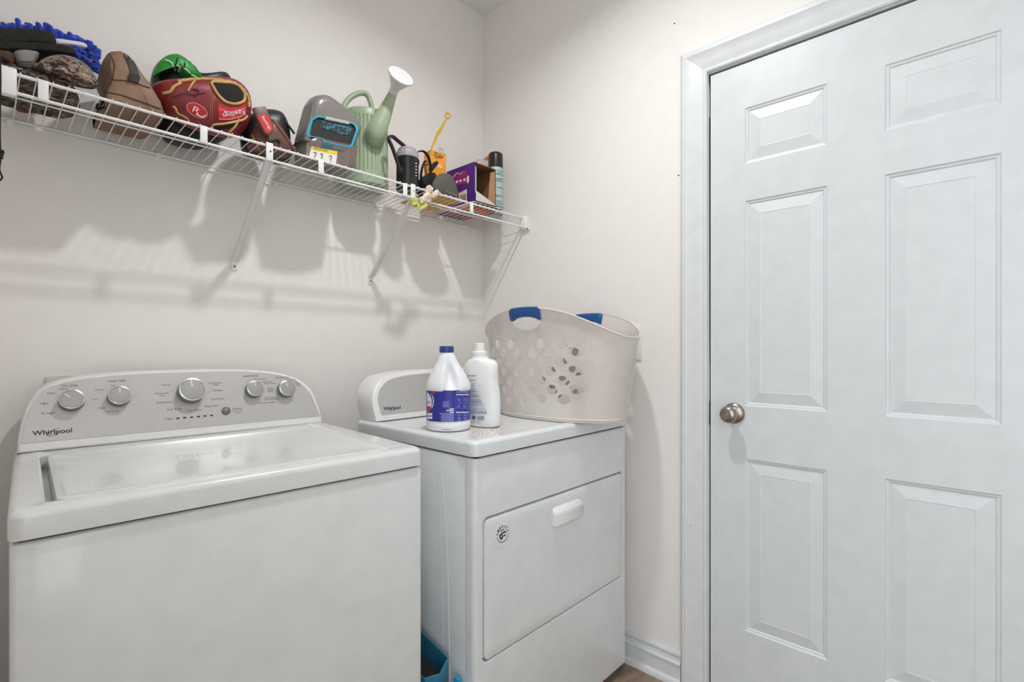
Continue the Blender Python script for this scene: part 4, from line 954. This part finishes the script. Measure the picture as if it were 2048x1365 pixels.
bm = B(); prism(bm, fsc(.92, -.241), (0, .01, 0)); fo = obj('filter_panel', bm, DGR, vb, smooth=0)
bm = B(); a = [ony(x, y, -.2425) for x, y in ((641, 241), (704, 255), (699, 270), (676, 267), (655, 259), (640, 254))]; prism(bm, a, (0, .003, 0)); obj('filter_slot', bm, M('teal_dirt', '#1b2c33', .6, col2='#2b7f92', scale=90, contrast=(.5, .6)), fo, smooth=0)
bm = B(); a = [ony(x, y, -.247) for x, y in ((652, 232), (700, 243), (699, 249), (651, 239))]; prism(bm, a, (0, .012, 0), .002, 1); obj('latch', bm, M('clear_latch', '#d8d6d6', .2, trans=.3), vb)
bm = B(); a = [ony(x, y, -.246) for x, y in ((644, 286), (664, 290), (668, 298), (690, 302), (676, 304), (642, 296))]; prism(bm, a, (0, .012, 0), .001, 1); obj('hinge', bm, M('dark_teal', '#22596a', .4), vb)
bm = B(); decal(bm, [(623, 293), (675, 303), (672, 328), (617, 316)], bsv, .001, 5); ll = obj('caution_label', bm, M('label_paper', '#e3e1da', .6), vb, recalc=False, smooth=0, label='yellow-topped caution label with pictograms')
bm = B(); decal(bm, [(623, 293), (675, 303), (674, 310), (621, 299)], bsv, .0015, 4); obj('yellow_stripe', bm, M('caution_yellow', '#f0c51e', .5), ll, recalc=False, smooth=0)
bm = B(); dtext(bm, 'IMPORTANT', bsv, 627, 298.2, 29, 6, .3, -4, .0022)
for x, y in ((630, 309), (643, 312), (661, 316)): line_on(bm, bsv, [(x-3, y-3), (x+1, y-4), (x+2, y), (x-1, y+3)], .0010, .0018); line_on(bm, bsv, [(x, y+4), (x+.6, y+6)], .0010, .0018)
obj('label_lettering', bm, INK, ll, recalc=False, smooth=0)
bm = B(); lathe(bm, ony(652, 204, -.15), [(.008, -.008), (.009, 0), (.007, .006)], 14, ax=(.5, -.6, .6)); obj('release_button', bm, GYR if False else KNOB_BODY, vb)

# watering can
SAGE = M('sage_green_plastic', '#9fae92', .38, col2='#97a78a', scale=8); ROSEW = M('white_rose_plastic', '#dedcdb', .4)
wc_c = ony(731, 330, -.105); wc_c.z = ZD; WCW = (wc_c-CAM).dot(FW)
def wz(py): return CAM.z-(py-CYPX)*WCW/FPX-ZD
can = root('watering_can', wc_c, 'sage green fluted watering can with white sprinkler rose', 'watering can')
h = CAM.z+(CYPX-212)*(WCW-.07)/FPX-ZD; R0 = .081
def flute(u, z): return 1-.040*(.5+.5*math.cos(u*2*math.pi*34))**4*(1 if .045 < z < h-.03 else 0)
bm = B(); lathe(bm, wc_c, [(R0*.95, 0), (R0, .004), (R0*.995, .044), (R0*.995, .047), (R0*.985, .10), (R0*.98, .17), (R0*.97, h-.032), (R0*.97, h-.028), (R0*.965, h-.012), (R0*.92, h-.002), (R0*.5, h+.002), (R0*.3, h+.001)], 136, mod=flute); obj('can_body', bm, SAGE, can, smooth=30)
bm = B(); tube(bm, spline([ony(x, y, Y) for x, y, Y in ((684, 228, -.09), (690, 208, -.09), (704, 193, -.095), (722, 186, -.10), (735, 191, -.105), (742, 208, -.11), (745, 228, -.11))], 6), .0115, 12, flat=.85); obj('handle', bm, SAGE, can)
sp_ = [((756, 289, -.165), .015), ((753, 285, -.175), .027), ((750, 277, -.188), .0345), ((751, 267, -.197), .0360), ((759, 249, -.206), .0312), ((768, 229, -.216), .0258), ((777, 208, -.226), .0200), ((785, 188, -.236), .0150)]
pth = [ony(*p) for p, r in sp_]; rad = [r for p, r in sp_]
bm = B(); tube(bm, pth, rad, 28); spt = obj('spout', bm, SAGE, can, smooth=60)
ra = ony(785, 188, -.236); r_ = ray(800, 150).normalized(); d_ = RT*.42+UP*.91; d_ = (d_-r_*d_.dot(r_)).normalized(); ax = (d_*.90-r_*.43).normalized(); L = .076
bm = B(); lathe(bm, ra-ax*.004, [(.0156, 0), (.0156, L*.34), (.018, L*.42), (.038, L*.88), (.0435, L*.93), (.0445, L*.97), (.0445, L*1.02), (.043, L*1.04), (0, L*1.10)], 36, ax=ax, cap1=False); ro = obj('sprinkler_rose', bm, ROSEW, can, label='white sprinkler rose', smooth=35)
bm = B(); u_, v_ = frame(ax)
for rr, n_ in ((.010, 6), (.020, 12), (.030, 18)):
    for i in range(n_):
        a_ = 2*math.pi*i/n_; lathe(bm, ra-ax*.004+ax*(L*1.10-L*.06*rr/.043+.0002)+u_*math.cos(a_)*rr+v_*math.sin(a_)*rr, [(.0010, 0), (.0010, .0004)], 6, ax=ax)
so = obj('spray_holes', bm, GREYC, ro); so['kind'] = 'stuff'

# camping lantern
DOME = M('frosted_dome', '#b9b0b8', .25, trans=.25)
lc = ony(815, 340, -.195); lc.z = ZD; LWd = (lc-CAM).dot(FW)
def lz(py): return CAM.z-(py-CYPX)*LWd/FPX-ZD
lan = root('camping_lantern', lc, 'small black camping lantern with frosted dome and folding handle', 'lantern')
bm = B(); lathe(bm, lc, [(.038, 0), (.041, .004), (.040, lz(330)), (.043, lz(326)), (.043, lz(320)), (.040, lz(318))], 36); obj('lantern_body', bm, BLKP, lan, smooth=35)
bm = B(); lathe(bm, lc, [(.040, lz(320)), (.0405, lz(312)), (.039, lz(307)), (.033, lz(300)), (.022, lz(296)), (0, lz(294.5))], 16, cap1=False); obj('dome', bm, DOME, lan, smooth=20)
bm = B(); tube(bm, spline([ony(x, y, Y) for x, y, Y in ((802, 346, -.245), (794, 322, -.247), (785, 296, -.245), (778, 280, -.24), (779, 274, -.235), (786, 274, -.228), (796, 282, -.215), (808, 292, -.20), (818, 300, -.19))], 5), .0075, 10, flat=.7); obj('handle', bm, BLKP, lan)
bm = B(); lathe(bm, ony(801, 340, -.24), [(.009, 0), (.009, .006), (.006, .009)], 16, ax=(0, -1, 0)); obj('hinge_knob', bm, BLKP, lan)
bm = B()
for i in range(5): p = lc+Vector((-.008, -.0405, .0)); box(bm, (p.x+.014, p.y-.0008, ZD+.05+i*.011), (p.x+.020, p.y+.002, ZD+.053+i*.011))
obj('scale_marks', bm, WHP, lan)

# orange box and yellow scoop
ORB = M('orange_carton', '#f39a2a', .55, col2='#f3a63c', scale=10); 
N0 = ony(861, 300, -.125); er = (RT*.75+FW*.66)*.074; elv = (-RT*.66+FW*.75)*.048; N0.z = ZD+.0045; tz = ony(861, 299, -.125).z
ob = root('orange_carton', N0, 'orange cardboard carton of powder with dark script logo', 'carton')
bm = B(); base = [N0, N0+er, N0+er+elv, N0+elv]; prism(bm, base, (0, 0, tz-N0.z), .001, 1); g = obj('carton_body', bm, ORB, ob, smooth=0); gv_ = bvh_of(g)
bm = B(); [line_on(bm, gv_, q, .0009, .001, k=6) for q in ([(867, 309), (870, 304), (872, 306), (870, 310), (874, 306), (877, 311), (880, 308), (883, 313), (887, 311)], [(870, 313), (873, 317), (877, 313), (879, 317), (883, 315)], [(867, 311), (876, 313), (886, 316)])]; line_on(bm, gv_, [(846, 332), (850, 325), (855, 322)], .0015); line_on(bm, gv_, [(847, 337), (852, 330), (857, 328)], .0015); obj('logo_lettering', bm, INK, ob, recalc=False, smooth=0)
bm = B(); decal(bm, [(868, 327), (884, 331), (884, 337), (868, 333)], gv_, .0008, 4); obj('pale_panel', bm, M('pale_orange', '#f6c98a', .6), ob, recalc=False, smooth=0)
YEL = M('yellow_plastic', '#e3a912', .4)
sc_ = root('yellow_scoop', ony(862, 300, -.13), 'yellow plastic scoop handle standing out of the orange carton', 'scoop')
pp = [ony(x, y, -.13) for x, y in ((860, 320), (863, 299), (868, 286), (876, 268), (884, 254), (890, 243), (893, 238))]
bm = B(); tube(bm, spline(pp, 4), [.0045, .0045, .0045, .0045, .0045, .005, .0055, .006, .007, .008, .009, .0098, .0105, .0108, .0108, .0105, .0098, .009, .008, .007, .006, .0055, .005, .0045, .0042], 10, flat=.45); obj('scoop_handle', bm, YEL, sc_)
ct_ = ony(895.5, 231.5, -.13); bm = B(); tube(bm, [ct_+RT*math.cos(i*.2618)*.0105+UP*math.sin(i*.2618)*.0105 for i in range(24)], .0032, 8, closed=True); obj('hanging_ring', bm, YEL, sc_)

# black straps and grey pouch
gs = root('black_strap', ony(852, 370, -.20), 'looped black elastic strap beside the lantern', 'strap')
bm = B(); tube(bm, spline([ony(x, y, -.205) for x, y in ((838, 303), (847, 303), (856, 313), (861, 332), (861, 356), (855, 371), (846, 369), (842, 352), (845, 334), (850, 322))], 5), .0075, 8, flat=.35); obj('strap_loop', bm, BLKF, gs)
bm = B(); puff(bm, [(858, 338), (864, 328), (873, 322), (876, 328), (868, 338), (862, 345)], -.2, .008, .008, k=3, zmin=1.75); obj('strap_end', bm, BLKF, gs)
bm = B(); puff(bm, [(840, 360), (852, 350), (858, 346), (866, 345), (872, 350), (866, 366), (860, 396), (850, 405), (838, 390)], -.185, .018, .03, k=3, amp=.004, zmin=ZD+.0045); obj('strap_bundle', bm, BLKF, gs, smooth=60)
gp = root('grey_pouch', (-.40, -.235, ZD), 'charcoal grey fabric pouch with small lime print', 'pouch')
bm = B(); puff(bm, [(868, 360), (876, 350), (890, 347), (902, 353), (911, 370), (917, 392), (912, 402), (890, 400), (870, 386), (864, 372)], -.248, .018, .016, k=2.6, amp=.002); g = obj('pouch_body', bm, M('charcoal_neoprene', '#55504c', .7, bump=.3, bscale=200), gp, smooth=60); gv_ = bvh_of(g)
bm = B(); [line_on(bm, gv_, [(893+i*3.6, 383.5+i*1.5), (893.4+i*3.6+(i % 2), 381.6+i*1.5), (895+i*3.6, 384.2+i*1.5)], .0006, .001, k=2) for i in range(6)]; obj('pouch_lettering', bm, M('lime_print', '#b9c46a', .6), gp, recalc=False, smooth=0)

# flat board-game box, purple box, spray can, pouch
fx = (-.302, -.150, -.262, -.020)
fb = root('flat_carton', (-.226, -.14, ZD), 'thin flat carton with orange, red and teal bands under the purple box', 'carton')
bm = B(); box(bm, (fx[0], fx[2], ZD+.0002), (fx[1], fx[3], ZD+.009), .001, 1); obj('carton_body', bm, M('carton_white', '#cfc8c6', .6), fb)
for y0, y1, c in ((-.262, -.235, '#3a2f46'), (-.235, -.20, '#d8492f'), (-.20, -.17, '#e58a3a'), (-.165, -.12, '#4a4136'), (-.095, -.05, '#b4483f'), (-.05, -.022, '#1f6f73')):
    bm = B(); box(bm, (fx[0]+.002, y0, ZD-.0002), (fx[1]+.0006, y1, ZD+.006)); obj('printed_band', bm, M('band_'+c, c, .6), fb)
PURP = M('purple_print', '#4a1585', .45, col2='#3f1075', scale=6); CARD = M('brown_cardboard', '#8d6747', .8, col2='#7d5a3d', scale=12); MAG = M('magenta_print', '#8a1f77', .5)
zq = ZD+.0095; NP = ony(949, 405, -.262); bx0 = NP.x; bx1 = bx0+.121; by0 = -.262; by1 = -.090; zt_ = ony(948, 323, -.262).z
pb = root('purple_box', (bx0+.06, -.18, zq), 'purple cardboard box lying open at its end', 'box')
th_ = .0018
bm = B(); box(bm, (bx0, by0, zq), (bx0+th_, by1, zt_)); g = obj('printed_side', bm, PURP, pb); gv_ = bvh_of(g)
bm = B(); box(bm, (bx1-th_, by0, zq), (bx1, by1, zt_)); obj('right_side', bm, CARD, pb)
bm = B(); box(bm, (bx0+th_, by0+.001, zt_-th_), (bx1-th_, by1, zt_)); obj('top_side', bm, CARD, pb)
bm = B(); box(bm, (bx0+th_, by0+.001, zq), (bx1-th_, by1, zq+th_)); obj('bottom_side', bm, CARD, pb)
bm = B(); box(bm, (bx0+th_, by1-th_, zq+th_), (bx1-th_, by1, zt_-th_)); obj('back_side', bm, CARD, pb)
CW = M('flap_white', '#ddd9d6', .7)
bm = B(); prism(bm, [Vector((bx0+.004, by0, zq+.035)), Vector((bx0+.004, by0, zt_-.015)), Vector((bx0+.020, by0+.012, zt_-.022)), Vector((bx0+.020, by0+.012, zq+.045))], (.0008, -.0012, 0)); obj('side_flap', bm, CW, pb)
bm = B(); prism(bm, [Vector((bx0+.006, by0-.001, zq+.004)), Vector((bx0+.004, by0-.004, zq+.042)), Vector((bx1-.04, by0-.012, zq+.012)), Vector((bx1-.006, by0-.004, zq+.003))], (0, -.0014, 0)); obj('bottom_flap', bm, CW, pb)
bm = B(); prism(bm, [Vector((bx1-.045, by0+.001, zq+.006)), Vector((bx1-.004, by0+.001, zq+.006)), Vector((bx1-.004, by0+.001, zt_-.01)), Vector((bx1-.028, by0+.004, zt_-.02))], (0, .0012, 0)); obj('inner_flap', bm, M('light_cardboard', '#a67f5c', .8), pb)
bm = B(); decal(bm, [(905, 352), (925, 342), (934, 340), (934, 367), (912, 372)], gv_, .0006, 4); obj('magenta_panel', bm, MAG, pb, recalc=False, smooth=0)
bm = B(); decal(bm, [(912, 390), (934, 378), (934, 402), (914, 406)], gv_, .0008, 4); bl = obj('barcode_panel', bm, M('label_cream', '#d8d0c0', .6), pb, recalc=False, smooth=0)
bm = B()
for i in range(7): decal(bm, [(921+i*1.7, 391-i*.5), (921.9+i*1.7, 390.8-i*.5), (921.9+i*1.7, 403), (921+i*1.7, 403)], gv_, .0014, 4)
obj('barcode', bm, INK, bl, recalc=False, smooth=0)
bm = B(); line_on(bm, gv_, [(908, 353), (914, 346), (920, 349), (926, 344)], .0012, .001); dtext(bm, 'CT', gv_, 905, 356, 6, -2, .2, -4, .001)
for x, y in ((914, 364), (921, 362), (929, 360)): decal(bm, [(x-2, y-2), (x+2, y-3), (x+2, y+2), (x-2, y+2.5)], gv_, .001, 4)
decal(bm, sp2([(934, 356), (936, 351), (938, 353), (938, 362), (936, 367), (934, 364)], 3), gv_, .001, 3); obj('box_print', bm, WHP, pb, recalc=False, smooth=0)
ac = Vector((-.105, -.19, ZD)); AW = (ac-CAM).dot(FW)
def az(py): return CAM.z-(py-CYPX)*AW/FPX-ZD
ae = root('spray_can', ac, 'aerosol spray can with black cap and pale teal label', 'spray can')
bm = B(); lathe(bm, ac, [(.030, 0), (.0325, .002), (.0325, .006), (.031, .009), (.0315, .012), (.0315, az(340)), (.029, az(337)), (.027, az(336))], 36, mats=[1, 1, 1, 1, 0, 0, 0, 0]); obj('can_body', bm, [M('teal_can_label', '#adc4bf', .4, col2='#5f7f7c', scale=26, stretch=(.3, .3, 4), contrast=(.5, .58)), STEEL], ae, smooth=40)
bm = B(); lathe(bm, ac, [(.0318, az(337)), (.0322, az(335)), (.0318, az(313)), (.030, az(309)), (.026, az(307.5))], 36); obj('cap', bm, BLKP, ae, smooth=40)
opo = root('orange_pouch', (-.10, -.115, ZD), 'orange and clear foil pouch standing behind the spray can', 'pouch')
bm = B(); puff(bm, [(953, 330), (962, 320), (972, 312), (982, 309), (984, 330), (984, 430), (955, 438)], -.10, .02, .02, k=4, amp=.004, freq=40); obj('foil_body', bm, M('orange_foil', '#b8662c', .25, col2='#cfc6c0', scale=24, contrast=(.45, .55)), opo, smooth=40)
bm = B(); puff(bm, [(955, 325), (962, 318), (972, 311), (982, 308), (983, 313), (972, 317), (962, 325)], -.10, .008, .008, k=4); obj('seal_strip', bm, M('clear_foil', '#cdc6c2', .2), opo, smooth=40)
# flower clip on the front rail
PET = M('cream_petal', '#e2d2c4', .6, col2='#caa993', scale=40); LEAF = M('lime_leaf', '#c3cc6a', .6, col2='#a3ae3c', scale=30)
fc_ = root('flower_clip', ony(858, 400, YR-.02), 'cream artificial flower clip with lime leaves on the front rail', 'ornament')
for px in ([(852, 375), (860, 371), (866, 377), (863, 386), (854, 387)], [(846, 390), (856, 384), (864, 390), (862, 402), (850, 402)], [(864, 386), (874, 380), (880, 386), (874, 394), (866, 396)], [(838, 397), (848, 394), (852, 404), (842, 408)]):
    bm = B(); puff(bm, px, YR-.022, .007, .010, k=2, zmin=1.6, ymax=-.05, amp=.010, freq=70); obj('petal', bm, PET, fc_, smooth=60)
for px in ([(834, 408), (846, 404), (856, 410), (850, 420), (838, 418)], [(818, 400), (832, 398), (838, 406), (826, 411)]):
    bm = B(); puff(bm, px, YR-.02, .004, .008, k=2, zmin=1.6, ymax=-.05, amp=.010, freq=60); obj('leaf', bm, LEAF, fc_, smooth=60)
# yellow packet under the straps
yp = root('yellow_packet', (-.44, -.15, ZD), 'flat yellow packet lying under the black straps', 'packet')
bm = B(); box(bm, (-.50, -.235, ZD+.0002), (-.345, -.045, ZD+.004), .0015, 1); obj('packet_body', bm, M('packet_yellow', '#e0a32c', .5, col2='#c98a1c', scale=14), yp)
